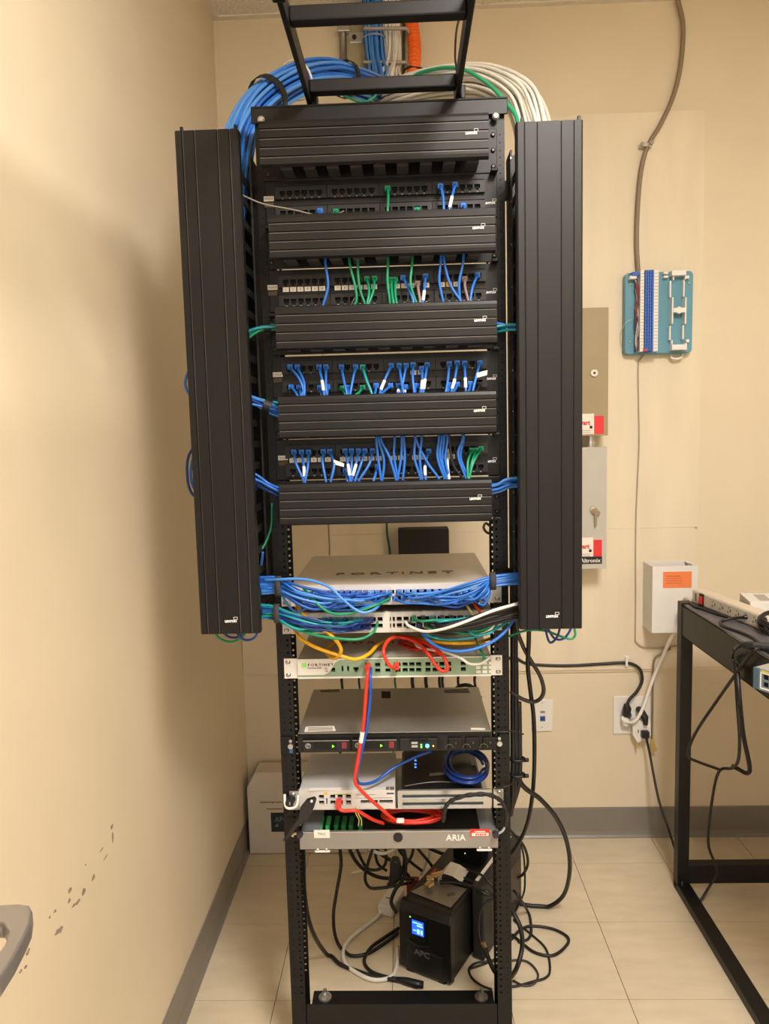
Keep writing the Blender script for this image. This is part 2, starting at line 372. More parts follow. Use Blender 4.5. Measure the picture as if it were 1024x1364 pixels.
# ---------------------------------------------------------------- patch panels
PP_LAB = ['topmost black patch panel, nearly empty, with a thin grey wire across it', 'second black patch panel with a row of white port labels and green cords',
          'third black patch panel with paired blue cords in both rows', 'lowest black patch panel with many blue cords hanging across it']
PP_WORD = ['VOICE', 'VOICE', 'DATA', 'DATA']
PX, PM, PJ = -.2035, .1087, .01526
DOT = mat('port_dot', (225, 218, 205), .6)
for i in range(4):
    zt = 1.9915-i*PITCH4-(0, .0016, .0030, .0012)[i]; zb = zt-.0865
    t = thing('patch_bay', PP_LAB[i], 'patch panel', (0, 0, zb), 'patch panels')
    MB().box(-.2405, .2405, -.0042, -.0006, zb, zt).build('face_plate', BLACK, t, bev=.001)
    zr = (1.9655-i*PITCH4-.001*i, 1.9260-i*PITCH4-.001*i)
    for m_ in range(4):
        xa = PX+m_*PM-.0155; xb = xa+PJ*5+.031
        for r in range(2):
            zc = zr[r]; holes = []
            for j in range(6): holes += rj(PX+m_*PM+j*PJ, zc)
            za, zd = zc-.0125, zc+.0165
            mb = holed(xa, xb, za, zd, holes, -.0105, .0055)
            jm = mb.build('jack_module', DARK, t)
            MB().box(xa+.002, xb-.002, -.0052, -.0048, za+.001, zd-.001).build('module_back', HOLE, jm)
            MB().box(xa, xb, -.0125, -.0105, zd-.0035, zd-.0005).box(xa, xb, -.012, -.0105, za, za+.002).build('module_rib', BLACKC, jm)
            db = MB()
            for j in range(6):
                x = PX+m_*PM+j*PJ
                if i == 2 and r == 0 and j not in (2, 3, 4): continue
                if i in (0, 2, 3) or r == 1: db.cb((x, -.0108, zc-.0112), (.0032, .0006, .0032))
            if db.v: db.build('port_dot', DOT, jm)
    # label cards under the ports
    if i == 1: lc = [(0, j) for j in range(6)]+[(1, j) for j in (0, 1, 2, 3, 4, 5)]+[(2, j) for j in (0, 1, 2, 3, 5)]+[(3, j) for j in (0, 1, 2)]
    elif i == 3: lc = [(0, j) for j in range(6)]+[(1, j) for j in range(6)]+[(2, j) for j in (0, 1, 3, 4)]+[(3, j) for j in (0, 1)]
    elif i == 2: lc = [(2, 3), (2, 4)]
    else: lc = []
    for m_, j in lc:
        x = PX+m_*PM+j*PJ; z = zr[0]-.0165
        a = MB().box(x-.0064, x+.0064, -.0128, -.0120, z-.0048, z+.0048).build('port_label', mat('amber_label', (222, 160, 50), .7) if (i, m_, j) == (1, 3, 1) else PAPER, t)
        text(str(m_*6+j+1), .0062, (x, -.0131, z-.0022), (1, 0, 0), (0, 0, 1), mat('grey_print', (120, 112, 108), .7), a, align='CENTER')
    p = at((357, 362, 369, 376)[i], (265, 383, 499, 610)[i], Y=-.0052)
    a = MB().box(p.x-.009, p.x+.012, -.0062, -.0045, p.z-.0050, p.z+.0050).build('card', PAPER, t)
    text(PP_WORD[i], .0062, (p.x-.0075, -.0066, p.z-.0023), (1, 0, 0), (0, 0, 1), mat('grey_print', (120, 112, 108), .7), a)
    a = MB().box(p.x-.008, p.x+.011, -.0055, -.0043, p.z-.0165, p.z-.0075).build('card', mat('aged_card', (88, 74, 48), .7), t)
    makers_mark((at((645, 646, 646, 646)[i], (272, 391, 506, 617)[i], Y=-.0046).x, -.0046, at(645, (272, 391, 506, 616)[i], Y=-.0046).z), t, h=.0058)

# patch cords: colour, points (photo px) from the plug to where the cord dives behind a cover; '^' = comes down from the manager above
B_, G_, T_, K_, P_, Wj = BLUE, GREEN, TEAL, BLKJ, PINKJ, WHTJ
CN = {id(BLUE): 'blue', id(GREEN): 'green', id(TEAL): 'teal', id(BLKJ): 'dark', id(PINKJ): 'mauve', id(WHTJ): 'white', id(GREYJ): 'grey', id(BLUE2): 'pale blue'}
CORDS = [
 [('t',G_,[(516,251),(517,262),(516,287)]),('t',B_,[(586.5,248),(590,262),(591,287)]),('tL',B_,[(606,246),(602,262),(597,287)]),('b',B_,[(617,274),(620,280),(622,288)]),
  ('b',G_,[(555.5,280),(556,284),(556,289)]),('b',B_,[(426,281),(426,285),(426,292)]),('b',G_,[(447,282),(448,285),(450,292)])],
 [('^',B_,[(433.3,350),(436.8,382),(428.8,413)]),('^',G_,[(465.5,350),(473,382),(474.7,400),(470,412)]),('t',K_,[(480,373),(476,390),(466,411)]),('^',G_,[(477,368),(480,388),(487.6,411)]),
  ('t',G_,[(488.4,371.5),(491.6,388),(488,411)]),('t',G_,[(498.8,371),(497,388),(489,412)]),('^',G_,[(516.7,349),(516,375),(520,409.5)]),('t',G_,[(521,372.5),(522,391),(524.6,409)]),
  ('t',G_,[(526.4,372.5),(526.4,392.7),(529,410)]),('t',B_,[(537,370),(545.7,387.5),(551,405)]),('^',G_,[(549,348),(546.6,375),(551,394.5),(556,409.5)]),('t',P_,[(556,378),(557,386),(560.6,409.5)]),
  ('tL',B_,[(566.8,368),(565,387.5),(562.4,409.5)]),('^',B_,[(587,347),(585,375),(591.4,408.6)]),('^',B_,[(591.4,347),(600,380),(617,407.7)]),('^',B_,[(617,347),(611.6,375),(612.5,398),(615,407)]),
  ('t',P_,[(618.7,371.6),(619.5,384),(624.8,406.8)]),('t',B_,[(636,366.4),(629,384),(625.7,407.7)])],
 [('t',B_,[(386,489),(398,503.7),(403.8,520),(401,531)]),('t',B_,[(395.7,489),(404.6,508.5),(405.4,529.5)]),('tL',B_,[(424.7,489),(428.8,507),(432,530)]),('t',B_,[(434,489),(434,510),(435,530)]),
  ('t',B_,[(454.5,489),(458.6,510),(462.6,529.5)]),('t',B_,[(473.5,489),(469,510),(466,529.5)]),('t',T_,[(482.7,489),(488.4,507),(496.4,529.5)]),
  ('b',B_,[(387.7,516),(393,522),(396.6,530)]),('b',B_,[(398,516.5),(400,522),(400.6,529.5)]),('b',B_,[(425.5,516.5),(427,522),(428.8,530)]),('b',B_,[(436,515.7),(436,522),(435.5,530)]),
  ('b',G_,[(456,517.4),(458,522),(461,529.5)]),('b',B_,[(464,516.5),(464,522),(464,530)]),('b',G_,[(482.7,516.5),(478,523),(472,529.5)]),('b',B_,[(501,514),(500,521),(499,528.6)]),
  ('tL',B_,[(521,487),(512,507),(505,528)]),('t',B_,[(531.6,487),(535,510.7),(537.8,527.4)]),('t',B_,[(540.8,487),(536,512.5),(534,527.4)]),('t',B_,[(550,486),(549.6,505.4),(552,527.4)]),
  ('tL',B_,[(561.5,491),(562.4,507),(560.6,527.4)]),('tL',B_,[(569,486),(566,505.4),(563.3,527.4)]),('t',B_,[(598.4,485),(595.8,510.7),(593,526.5)]),('tL',B_,[(609,483.5),(605.5,505.4),(600,526.5)]),
  ('tL',B_,[(618.7,484),(619.5,503.7),(620.4,525.7)]),('tF',B_,[(639,483.5),(633.6,503.7),(629,525.7)]),('b',B_,[(520,514),(511,522),(506,528)]),('bL',B_,[(530.8,514),(530.5,520),(530,527)]),
  ('bL',B_,[(540,516),(539,521),(538,527)]),('b',B_,[(552.7,514),(553,520),(553,527)]),('b',B_,[(559.8,514),(559.5,520),(559,527)]),('b',B_,[(598.4,513),(597,519),(596,526.5)]),
  ('b',B_,[(609,512.5),(606,519),(602,526)]),('b',B_,[(626.6,511.6),(625,519),(623,525.7)]),('b',K_,[(639,512.5),(636,519),(633.6,525.7)])],
 [('t',B_,[(391,602.4),(394,617),(402,634.6),(405,643)]),('tL',B_,[(401.4,602.4),(404.6,621.7),(405.4,644)]),('t',B_,[(410.7,602.4),(410,621.7),(406,644)]),('t',B_,[(430.4,601.6),(429.6,617),(434.4,644)]),
  ('tF',B_,[(439,601.6),(445,618.5),(440,644)]),('tL',B_,[(459.4,600.8),(463.4,618.5),(466.6,644)]),('t',B_,[(468,600.8),(468,621.7),(465,644)]),('tL',B_,[(477.4,600.8),(474,618.5),(467.4,644)]),
  ('t',B_,[(486,600.8),(480,620),(472,644)]),('t',B_,[(496,600.8),(491.6,618.5),(476,645)]),('b',B_,[(460,627.4),(461.5,634),(463,644)]),('b',B_,[(502.6,622),(500,632),(497,644)]),
  ('^',B_,[(501,584),(503.5,610),(508,643.5)]),('^',B_,[(504,584),(511.4,613.7),(508.8,643.5)]),('^',B_,[(507,584),(519,610),(528,642.7)]),('^',B_,[(525.5,584),(524.6,606.6),(529,635),(530,643)]),
  ('^',B_,[(535,584),(534,610),(529,643.5)]),('^',B_,[(537.8,584),(539,610),(536,643.5)]),('^',B_,[(552.7,584),(552,610),(560.6,640)]),('^',B_,[(561.5,584),(559,610),(562,640)]),
  ('^',B_,[(553.6,584),(568.6,615.4),(586,641)]),('tL',B_,[(571,601),(566,620.7),(567,641.8)]),('^',B_,[(584.4,584),(582.6,610),(593,641.8)]),('^',B_,[(588,584),(586,610),(596,641)]),
  ('^',B_,[(591.4,584),(588.8,613.7),(597,641)]),('^',B_,[(596,584),(593,612),(599,641)]),('t',Wj,[(597.6,602),(596,620),(598.5,641.8)]),('^',K_,[(598.5,584.7),(603.7,619),(617.8,641)]),
  ('^',B_,[(616,584),(610,606.6),(621.3,641)]),('^',B_,[(617.5,584),(613.4,610),(624.8,641)]),('t',G_,[(640.7,598),(630,617),(624.8,639)]),('t',G_,[(628.4,600),(623,615.4),(623,638)]),('t',G_,[(634,600),(629,614),(625,630),(624,640)])]]
RANK = ['topmost', 'second', 'third', 'lowest']
TAGM = mat('cord_tag', (236, 234, 232), .6, var=.1, scale=300)
for i, row in enumerate(CORDS):
    row = sorted(row, key=lambda c: c[2][0][0]); cnt = {}
    for kind, m_, pts in row:
        key = (kind[0], CN[id(m_)]); cnt[key] = cnt.get(key, -1)+1
        n = len(pts); P = []
        jit = random.uniform(0, .008)
        for q, (x, y) in enumerate(pts):
            f = q/(n-1)
            Y = (-.052 if q == 0 else -.05-jit) if kind[0] == '^' else (-.028 if q == 0 else -.034-.022*f-jit)
            P.append(at(x, y, Y=Y))
        if kind[0] == '^': P.insert(0, P[0]+Vector((0, .004, .045)))
        P.append(P[-1]+Vector((0, .006, -.035)))
        pos = {'t': 'in the upper row', 'b': 'in the lower row', '^': 'dropping across the face'}[kind[0]]
        o = MB().tube(spline(P, 5), .0029, 7).build('patch_cable', m_, smooth=True)
        tag(o, '%s patch cord %s of %s panel, %s from the scuffed wall' % (CN[id(m_)], pos, RANK[i], ordinal(cnt[key])), 'patch cord', 'patch cords of the %s panel' % RANK[i])
        if kind[0] != '^':
            a = P[0]; d = (P[1]-P[0]).normalized()
            mb = MB().box(a.x-.0058, a.x+.0058, -.029, -.0095, a.z-.0048, a.z+.0062)
            mb.cyl(Vector((a.x, -.026, a.z)), Vector((a.x, -.026, a.z))+Vector((d.x*.012, -.006, d.z*.012)), .0052, 8, .0036)
            mb.build('plug', m_, o, bev=.0012)
        if 'L' in kind:
            S = spline(P, 5); s0 = len(S)//3; MB().tube(S[s0:s0+4], .0035, 7).build('tag', TAGM, o, label='white wrap-around tag')
        if 'F' in kind:
            S = spline(P, 5); c = S[len(S)//4]; MB().prism([c+Vector((0, -.004, .004)), c+Vector((.022, -.004, .009 if i == 2 else -.005)), c+Vector((.021, -.004, -.001 if i == 2 else -.012)), c+Vector((0, -.004, -.006))], (0, .0006, 0)).build('flag_tag', PAPER, o, label='white folded flag tag')
cable('grey_wire', 'thin loose grey wire drooping across the topmost patch panel', 'wire', [(320,258,-.05),(327,262,-.05),(352,272,-.045),(393,280,-.04),(425,288,-.045),(442,288.5,-.045),(452,284,-.04),(458,281,-.04)], .0016, GREYJ)

# ---------------------------------------------------------------- tall side cable managers
for s, x0, x1, lab, zt, zb in ((-1, -.3875, -.2655, 'tall black side cable manager standing close to the scuffed wall', 2.049, 1.0665), (1, .2615, .3865, 'tall black side cable manager in front of the wall-mounted metal cabinets', 2.041, 1.0645)):
    t = thing('side_cable_manager', lab, 'cable manager', ((x0+x1)/2, -.03, zb))
    YC = -.13; xs_ = [(.12, .0012), (.31, .0012), (.67, .0012), (.86, .0012)]; wd = x1-x0
    prof = [(x0, -.108), (x0, YC+.003), (x0+.003, YC)]
    for f_, _ in xs_:
        c = x0+wd*f_; prof += [(c-.0014, YC), (c-.0006, YC+.0022), (c+.0006, YC+.0022), (c+.0014, YC)]
    prof += [(x1-.003, YC), (x1, YC+.003), (x1, -.108), (x1-.002, -.108), (x1-.002, YC+.0045), (x0+.002, YC+.0045), (x0+.002, -.108)]
    cv = MB().prism([(x, y, zb) for x, y in prof], (0, 0, zt-zb)).build('cover', BLACKC, t)
    for f_, _ in xs_:
        c = x0+wd*f_
        MB().box(c+.0008, c+.0016, YC-.0002, YC+.001, zb+.002, zt-.002).build('groove_shading', mat('side_groove_highlight', (84, 79, 74), .4, var=.5, scale=4) if s < 0 else HOLE, cv)  # painted groove highlight on one cover, dark groove line on the other
    makers_mark((x0+wd*.42, YC-.0004, zb+.024), cv, h=.0062)
    for x in (x0+.012, x1-.006): MB().box(x-.003, x+.003, YC+.006, YC+.012, zt-.004, zt+.010).build('hinge_pin', BLACK, t, bev=.001)
    xi0, xi1 = (x0+.004, -.274) if s < 0 else (.274, x1-.004)
    MB().box(xi0, xi1, .05, .053, zb-.012, zt+.004).build('back_channel', BLACK, t)
    fm = None
    z = zb+.02
    while z < zt-.03:
        for x in (xi0, xi1-.004):
            mb = MB().box(x, x+.004, -.098, .05, z, z+.014).box(x-.002, x+.006, -.106, -.095, z-.004, z+.018)
            if fm is None: fm = mb.build('finger', DARK, t); f0 = (x, z)
            else: dup(fm, (x-f0[0], 0, z-f0[1]))
        z += .0445
    xi = -.2665 if s < 0 else .2675
    for q in range(11):
        if s > 0: MB().cb((xi-.001, -.02, zb+.1+q*.085), (.002, .004, .003)).build('stud', STEEL, t)
    MB().box(xi-.002, xi+.002, -.02, .045, zb+.01, zt-.01).build('side_web', DARK, t)
    MB().box(min(xi, s*.259), max(xi, s*.259), .010, .016, zb+.06, zb+.10).box(min(xi, s*.259), max(xi, s*.259), .010, .016, zt-.1, zt-.06).build('bracket', BLACK, t)

# ---------------------------------------------------------------- overhead bundles
def bundle(name, label, group, ctrl, R, n, mats, r, seed, tie=(), fl=None):
    rnd = random.Random(seed); C = spline([W3(p) for p in ctrl], 6)
    fr = []; nn = Vector((1, 0, 0))
    for i in range(len(C)):
        t = (C[min(i+1, len(C)-1)]-C[max(i-1, 0)]).normalized(); nn = (nn-t*nn.dot(t)).normalized(); fr.append((nn.copy(), t.cross(nn)))
    for k in range(n):
        q = math.sqrt((k+.5)/n)*R; th = k*2.39996; a0, b0 = q*math.cos(th), q*math.sin(th); ph = rnd.uniform(0, 6); P = []
        for i, c in enumerate(C):
            w_ = 1 if fl is None else fl(i/(len(C)-1)); a = a0*w_+.004*math.sin(ph+i*.22); b = b0*w_+.004*math.cos(ph*1.7+i*.19)
            P.append(c+fr[i][0]*a+fr[i][1]*b)
        m = mats[rnd.randrange(len(mats))]
        o = MB().tube(P, r, 6).build(name, m, smooth=True)
        tag(o, label, 'cable', group)
    return C, fr
def strap(label, C, fr, i, R, m, wd=.008, cat='cable tie', name='cable_tie'):
    c = C[i]; t = (C[min(i+1, len(C)-1)]-C[max(i-1, 0)]).normalized()
    P = []
    for k in range(18):
        th = 2*PI*k/18; P.append(c+fr[i][0]*R*math.cos(th)+fr[i][1]*R*math.sin(th))
    mb = MB()
    vs = [p-t*wd/2 for p in P]+[p+t*wd/2 for p in P]+[c+(p-c)*1.05-t*wd/2 for p in P]+[c+(p-c)*1.05+t*wd/2 for p in P]
    fs = []
    for k in range(18):
        j = (k+1) % 18; fs += [(36+k, 36+j, 54+j, 54+k), (k, j, 36+j, 36+k), (18+k, 18+j, 54+j, 54+k), (k, j, 18+j, 18+k)]
    return tag(mb.add(vs, fs).build(name, m), label, cat)
Cb, fb = bundle('network_cable', 'blue network cable of the thick bundle curving over the rack top beside the scuffed wall', 'blue overhead cables',
       [(497,-60,.90),(497,20,.90),(499,80,.89),(503,118,.74),(478,112,.56),(440,101,.45),(395,107,.34),(350,135,.22),(322,175,.12),(309,235,.04),(290,420,-.02)], .037, 38, [BLUE, BLUE, BLUE2], .0045, 3, fl=lambda u: .85 if u < .25 else 1)
strap('black hook-and-loop strap around the blue overhead bundle', Cb, fb, 41, .045, DARK, .022, 'strap', 'cable_strap')
strap('white tie around the blue overhead bundle', Cb, fb, 36, .044, WHITE, .006)
strap('dark strap where the blue bundle leaves the wall', Cb, fb, 27, .044, DARK, .016, 'strap', 'cable_strap')
strap('pale tie around the upright blue cables on the wall', Cb, fb, 9, .037, mat('pale_blue_tie', (140, 160, 200), .5), .006)
Cw, fw2 = bundle('network_cable', 'white network cable of the thick bundle curving over the rack top towards the desk', 'white overhead cables',
       [(523,-60,.90),(523,25,.90),(524,80,.89),(516,128,.74),(540,122,.56),(590,110,.45),(645,107,.34),(690,128,.22),(708,165,.13),(716,230,.05),(726,420,-.02)], .037, 34, [WHTJ, WHTJ, mat('cream_jacket', (220, 212, 198), .42)], .0045, 5, fl=lambda u: .75 if u < .25 else 1.05)
cable('green_cable', 'single green cable arching over the white overhead bundle', 'cable', [(530,135,.6),(548,104,.50),(580,92,.40),(615,92,.30),(650,112,.21),(678,142,.13),(690,165,.09),(693,230,.05)], .0048, mat('bright_green_jacket', (40, 170, 120), .35))
cable('green_cable', 'thin dark green cable running up the wall beside the orange conduit', 'cable', [(537,-20,.93),(538,40,.93),(537,100,.93),(535,140,.9)], .005, mat('dull_green_jacket', (70, 96, 70), .5))
cable('green_wire', 'short green wire looping in front of the blue bundle end', 'wire', [(455,126,.45),(480,136,.42),(497,130,.42),(507,117,.5)], .003, GREEN)
for i, (py, lb) in enumerate(((38, 'upper grey metal cable ring holding the upright cables to the wall'), (83, 'lower grey metal cable ring holding the upright cables to the wall'))):
    a = [at(485, py, Y=.94), at(485, py, Y=.855), at(489, py, Y=.845), at(535, py, Y=.845), at(541, py+1, Y=.85), at(544, py+6, Y=.87), at(544, py+8, Y=.94)]
    o = MB().tube(spline(a, 5), .0055, 8).build('cable_ring', mat('grey_wire_metal', (160, 150, 138), .4, .3), smooth=True); tag(o, lb, 'cable ring')
    if i == 0:
        p = at(480, 50, Y=.945); q = MB().box(p.x-.035, p.x+.012, .942, .95, p.z-.016, p.z+.016).build('fixing_plate', STEEL, o, bev=.002)
        MB().cyl((p.x-.02, .942, p.z), (p.x-.02, .937, p.z), .007).build('screw', DARK, q)
op = spline([at(541, -20, Y=.92), at(546, 20, Y=.91), at(551, 50, Y=.90), at(552, 75, Y=.89), at(549, 108, Y=.85), at(540, 140, Y=.78)], 26)
o = MB().tube(op, .02, 12, rr=[.0215 if i % 4 < 2 else .0185 for i in range(len(op))]).build('conduit', ORANGE, smooth=False)
tag(o, 'orange corrugated conduit coming down the back wall above the rack', 'conduit')
cable('cable_tie', 'thin black tie around the foot of the orange conduit', 'cable tie', [(538,94,.86),(545,89,.85),(555,90,.855),(562,91,.87)], .003, DARK)
o = MB().cyl(at(456, -30, Y=.935), at(457, 85, Y=.935), .0115).build('conduit', mat('galvanised', (142, 134, 126), .45, .6), smooth=True)
tag(o, 'grey metal conduit stub on the back wall above the blue bundle', 'conduit')
MB().box(at(449, 40, Y=.93).x, at(466, 40, Y=.93).x, .918, .95, at(455, 44, Y=.93).z, at(455, 36, Y=.93).z).build('clamp', STEEL, o, bev=.002)
o = MB().box(at(462, 60, Y=.95).x, at(487, 60, Y=.95).x, .944, .9615, at(470, 118, Y=.95).z, at(470, -10, Y=.95).z).build('mounting_strip', mat('grey_green_paint', (176, 164, 132), .6)); tag(o, 'pale painted mounting strip on the wall behind the cable rings', 'strip')
cable('hanging_wire', 'thin dark wire hanging from the ladder runway', 'wire', [(617,8,-.25),(608,40,-.1),(606,75,.0),(608,95,.06),(606,125,.08)], .0022, BLKJ)

# ---------------------------------------------------------------- short bundles between side managers and rack
def short(lab, group, pts, n, R, mats, seed, strapidx=None, r=.003):
    n0 = len(bpy.data.objects); C, fr = bundle('patch_cable', lab, group, pts, R, n, mats, r, seed)
    new = [o for o in COL.objects if o.get('group') == group]
    for k, o in enumerate(sorted(new, key=lambda o: -sum(v.co.z for v in o.data.vertices)/len(o.data.vertices)-o.location.z)): o['label'] = lab+', '+ordinal(k)+' from the top'
    if strapidx is not None: strap('black strap around the '+group, C, fr, strapidx, R*1.25, DARK, .016, 'strap', 'cable_strap')
short('green patch cord at the third manager by the scuffed wall', 'green cords at the third manager', [(322,452,-.06),(338,442,-.055),(356,436,-.05),(374,434,-.05)], 4, .0065, [GREEN, TEAL], 1, 12)
short('blue patch cord at the fourth manager by the scuffed wall', 'cords at the fourth manager', [(322,526,-.06),(338,533,-.055),(356,541,-.05),(376,548,-.05)], 7, .011, [BLUE2, BLUE, TEAL], 2, 12)
short('blue patch cord at the lowest manager by the scuffed wall', 'cords at the lowest manager', [(322,636,-.06),(340,642,-.055),(356,649,-.05),(376,656,-.05)], 6, .012, [BLUE, BLUE, NAVY], 3)
short('green or blue cord at the third manager by the cabinets', 'cords beside the third manager', [(655,436,-.05),(668,434,-.055),(680,434,-.06),(698,438,-.06)], 5, .0085, [TEAL, BLUE, GREEN], 4)
short('blue patch cord at the lowest manager by the cabinets', 'cords beside the lowest manager', [(648,652,-.05),(662,647,-.055),(676,641,-.06),(696,642,-.06)], 6, .0105, [BLUE, BLUE2], 5)
for k, (a, lb) in enumerate((([(262,480,.02),(250,497,.02),(247,515,.02),(258,535,.02)], 'blue cord bulging past the side manager, upper of the loops near the scuffed wall'),
                             ([(268,585,.02),(252,605,.02),(249,630,.02),(254,655,.02),(270,670,.02)], 'dark blue cord bulging past the side manager, middle loop near the scuffed wall'),
                             ([(268,592,.03),(257,612,.03),(254,632,.03),(258,650,.03),(270,662,.03)], 'blue cord bulging past the side manager, inner loop near the scuffed wall'))):
    cable('patch_cable', lb, 'patch cord', a, .003, NAVY if k == 1 else BLUE)
for k, (a, m_, lb) in enumerate((([(283,836,-.03),(292,850,-.03),(307,855,-.03),(322,849,-.03),(330,836,-.03)], GREEN, 'green cord looping below the side manager by the scuffed wall'),
        ([(292,836,-.02),(304,848,-.02),(318,848,-.02),(328,836,-.02)], NAVY, 'dark blue cord looping below the side manager by the scuffed wall, inner one'),
        ([(312,840,-.04),(325,852,-.04),(338,850,-.04),(345,838,-.04)], NAVY, 'dark blue cord looping below the side manager by the scuffed wall, outer one'),
        ([(726,828,-.03),(728,845,-.03),(733,856,-.03),(742,848,-.03),(747,830,-.03)], NAVY, 'dark blue cord in a narrow loop below the side manager by the cabinets'),
        ([(728,834,-.02),(738,850,-.02),(750,851,-.02),(759,840,-.02),(762,828,-.02)], NAVY, 'dark blue cord in a wide loop below the side manager by the cabinets'),
        ([(676,848,.0),(700,840,-.02),(725,840,-.02),(745,847,-.02),(760,851,-.02),(766,845,-.02),(763,830,-.02)], GREEN, 'green cord looping below the side manager by the cabinets'))):
    cable('patch_cable', lb, 'patch cord', a, .0026, m_)
cable('green_cable', 'single green cord hanging beside the rack post near the scuffed wall', 'patch cord', [(362,670,.0),(361,700,-.01),(354,722,-.02),(346,735,-.03)], .0026, GREEN)
cable('blue_cable', 'single blue cord slanting behind the side manager near the scuffed wall', 'patch cord', [(350,735,-.04),(348,752,-.03),(344,765,-.02)], .0026, BLUE)

# ---------------------------------------------------------------- switches and other rack units
def unit(name, lab, cat, za, zb, bx0, bx1, depth, ear_m, body_m, ear=True, yf=-.004):
    t = thing(name, lab, cat, (0, depth/2, za))
    if ear:
        for s in (-1, 1):
            holes = []
            xa, xb = sorted((s*.2413, s*(abs(bx0 if s < 0 else bx1)-.001)))
            for z in (za+.008, zb-.008): holes.append((s*.2325-.0052, s*.2325+.0052, z-.0032, z+.0032))
            e = MB()
            holed(xa, xb, za, zb, holes, yf, .0035, e).build('rack_ear', ear_m, t, bev=0)
            for z in (za+.008, zb-.008): screw((s*.2325, yf+.0005, z), (0, -1, 0), .0042, STEEL, t)
    return t
PUT = mat('silver_paint', (196, 190, 180), .38, .25, var=.03)
# --- upper switch
S1 = unit('network_switch', 'silver rack switch with blue cords plugged across its whole front', 'network switch', 1.092, 1.1375, -.2205, .2205, .40, PUT, PUT)
prt = []; 
for k in range(24):
    x = -.190+k*.0150+(.012 if k >= 12 else 0)
    for z in (1.1205, 1.1065): prt.append((x-.0056, x+.0056, z-.0048, z+.0048))
FACE = mat('pale_face', (214, 210, 202), .4, var=.03)
holed(-.2205, .2205, 1.0925, 1.137, prt, -.008, .012).build('front_panel', FACE, S1)
MB().box(-.2195, .2195, .004, .0045, 1.093, 1.1365).build('port_back', HOLE, S1)
b = MB().box(-.2205, .2205, .0045, .40, 1.0925, 1.137).build('body', PUT, S1, bev=.001)
MB().box(.001-.0018, .001+.0018, -.0105, -.008, 1.096, 1.134).build('divider', FACE, S1)
TXT = mat('dark_print', (112, 98, 84), .5)
def brand_word(zt, x, y, size, parent, ux, uy, redo=True, m=TXT):
    x = Vector(x); ux = Vector(ux); adv = 0
    for ch, w_ in (('F', .78), ('O', 1.05), ('R', .92), ('T', .78), ('I', .42), ('N', .98), ('E', .8), ('T', .8)):
        text(ch, size, x+ux*adv*size, ux, uy, mat('brand_red', (190, 70, 50), .5) if ch == 'O' and redo else m, parent, bold=size*.02, sx=1.25 if ch != 'I' else 1); adv += w_*1.22
p = at(446, 766, z=1.1378); brand_word(0, p, 0, .036, b, (1, 0, 0), (0, 1, 0), m=mat('dark_print2', (92, 80, 68), .5), redo=False)
# --- lower switch
S2 = unit('network_switch', 'silver rack switch with free ports at its middle, under the blue-corded one', 'network switch', 1.030, 1.076, -.2205, .2205, .34, PUT, PUT)
prt = []
for k in range(24):
    x = -.190+k*.0150+(.012 if k >= 12 else 0)
    for z in (1.060, 1.0455): prt.append((x-.0056, x+.0056, z-.0050, z+.0050))
holed(-.2205, .2205, 1.0305, 1.0755, prt, -.008, .012).build('front_panel', FACE, S2)
MB().box(-.2195, .2195, .004, .0045, 1.031, 1.075).build('port_back', HOLE, S2)
MB().box(-.2205, .2205, .0045, .34, 1.0305, 1.0755).build('body', mat('dim_steel', (150, 142, 130), .4, .3), S2, bev=.001)
MB().box(.001-.0018, .001+.0018, -.0105, -.008, 1.033, 1.073).build('divider', FACE, S2)
# --- firewall with green face
S3 = unit('firewall_appliance', 'white and sage green rack appliance with a red cord hanging from its ports', 'network appliance', .9285, .9735, -.2105, .2165, .38, WHITEP, WHITEP)
SAGE = mat('sage_green', (138, 164, 136), .45, var=.03)
def X3(px): return at(px, 890, Y=-.008).x
prt = []
zu, zd = .9575, .9445
for px in (443.5, 456, 463.5):
    x = X3(px); prt.append((x-.0022 if px > 450 else x-.0045, x+.0022 if px > 450 else x+.0045, .9435, .9525 if px < 450 else .956))
prt += rj(X3(474), .9495, .0115, .0075)
for px in (489.5, 503, 516.5, 530, 539.5, 548.5, 557.5, 570, 579.5, 588.5, 597.5, 617):
    for z in (zu, zd): prt.append((X3(px)-.0056, X3(px)+.0056, z-.0045, z+.0045))
xa3, xb3 = -.2105, .2165
holed(xa3, xb3, .929, .9730, prt, -.008, .012).build('front_panel', SAGE, S3)
MB().box(xa3+.001, xb3-.001, .004, .0045, .930, .9725).build('port_back', HOLE, S3)
MB().box(xa3, xb3, .0045, .38, .929, .9730).build('body', PUT, S3, bev=.001)
wz = MB().prism([(xa3, -.0082, .9370), (xa3, -.0082, .9735), (X3(461), -.0082, .9735), (X3(452), -.0082, .970), (X3(446), -.0082, .963), (X3(442), -.0082, .951), (X3(437), -.0082, .941), (X3(431), -.0082, .9370)], (0, -.0008, 0)).build('white_panel', WHITEP, S3)
MB().box(xa3, xb3, -.0095, -.0082, .9288, .9325).box(xa3, xb3, -.0095, -.0082, .971, .9735).build('edge_band', WHITEP, S3)
p = at(402, 890, Y=-.0092); q = MB().box(p.x, p.x+.0105, -.0096, -.009, .9545, .9645).build('badge', mat('lime', (150, 232, 110), .5), S3)
brand_word(0, (p.x+.013, -.0095, .9575), 0, .0074, S3, (1, 0, 0), (0, 0, 1), m=mat('dark_ink', (52, 48, 46), .5))
text('FortiGate 200B', .0048, (p.x+.013, -.0095, .9515), (1, 0, 0), (0, 0, 1), mat('grey_ink', (120, 116, 110), .5), S3)
for i in range(3): MB().box(X3(432)+.001*i, X3(432)+.006+.001*i, -.0095, -.0089, .9515-.004*i, .953-.004*i).build('print_line', mat('grey_ink', (120, 116, 110), .5), S3)
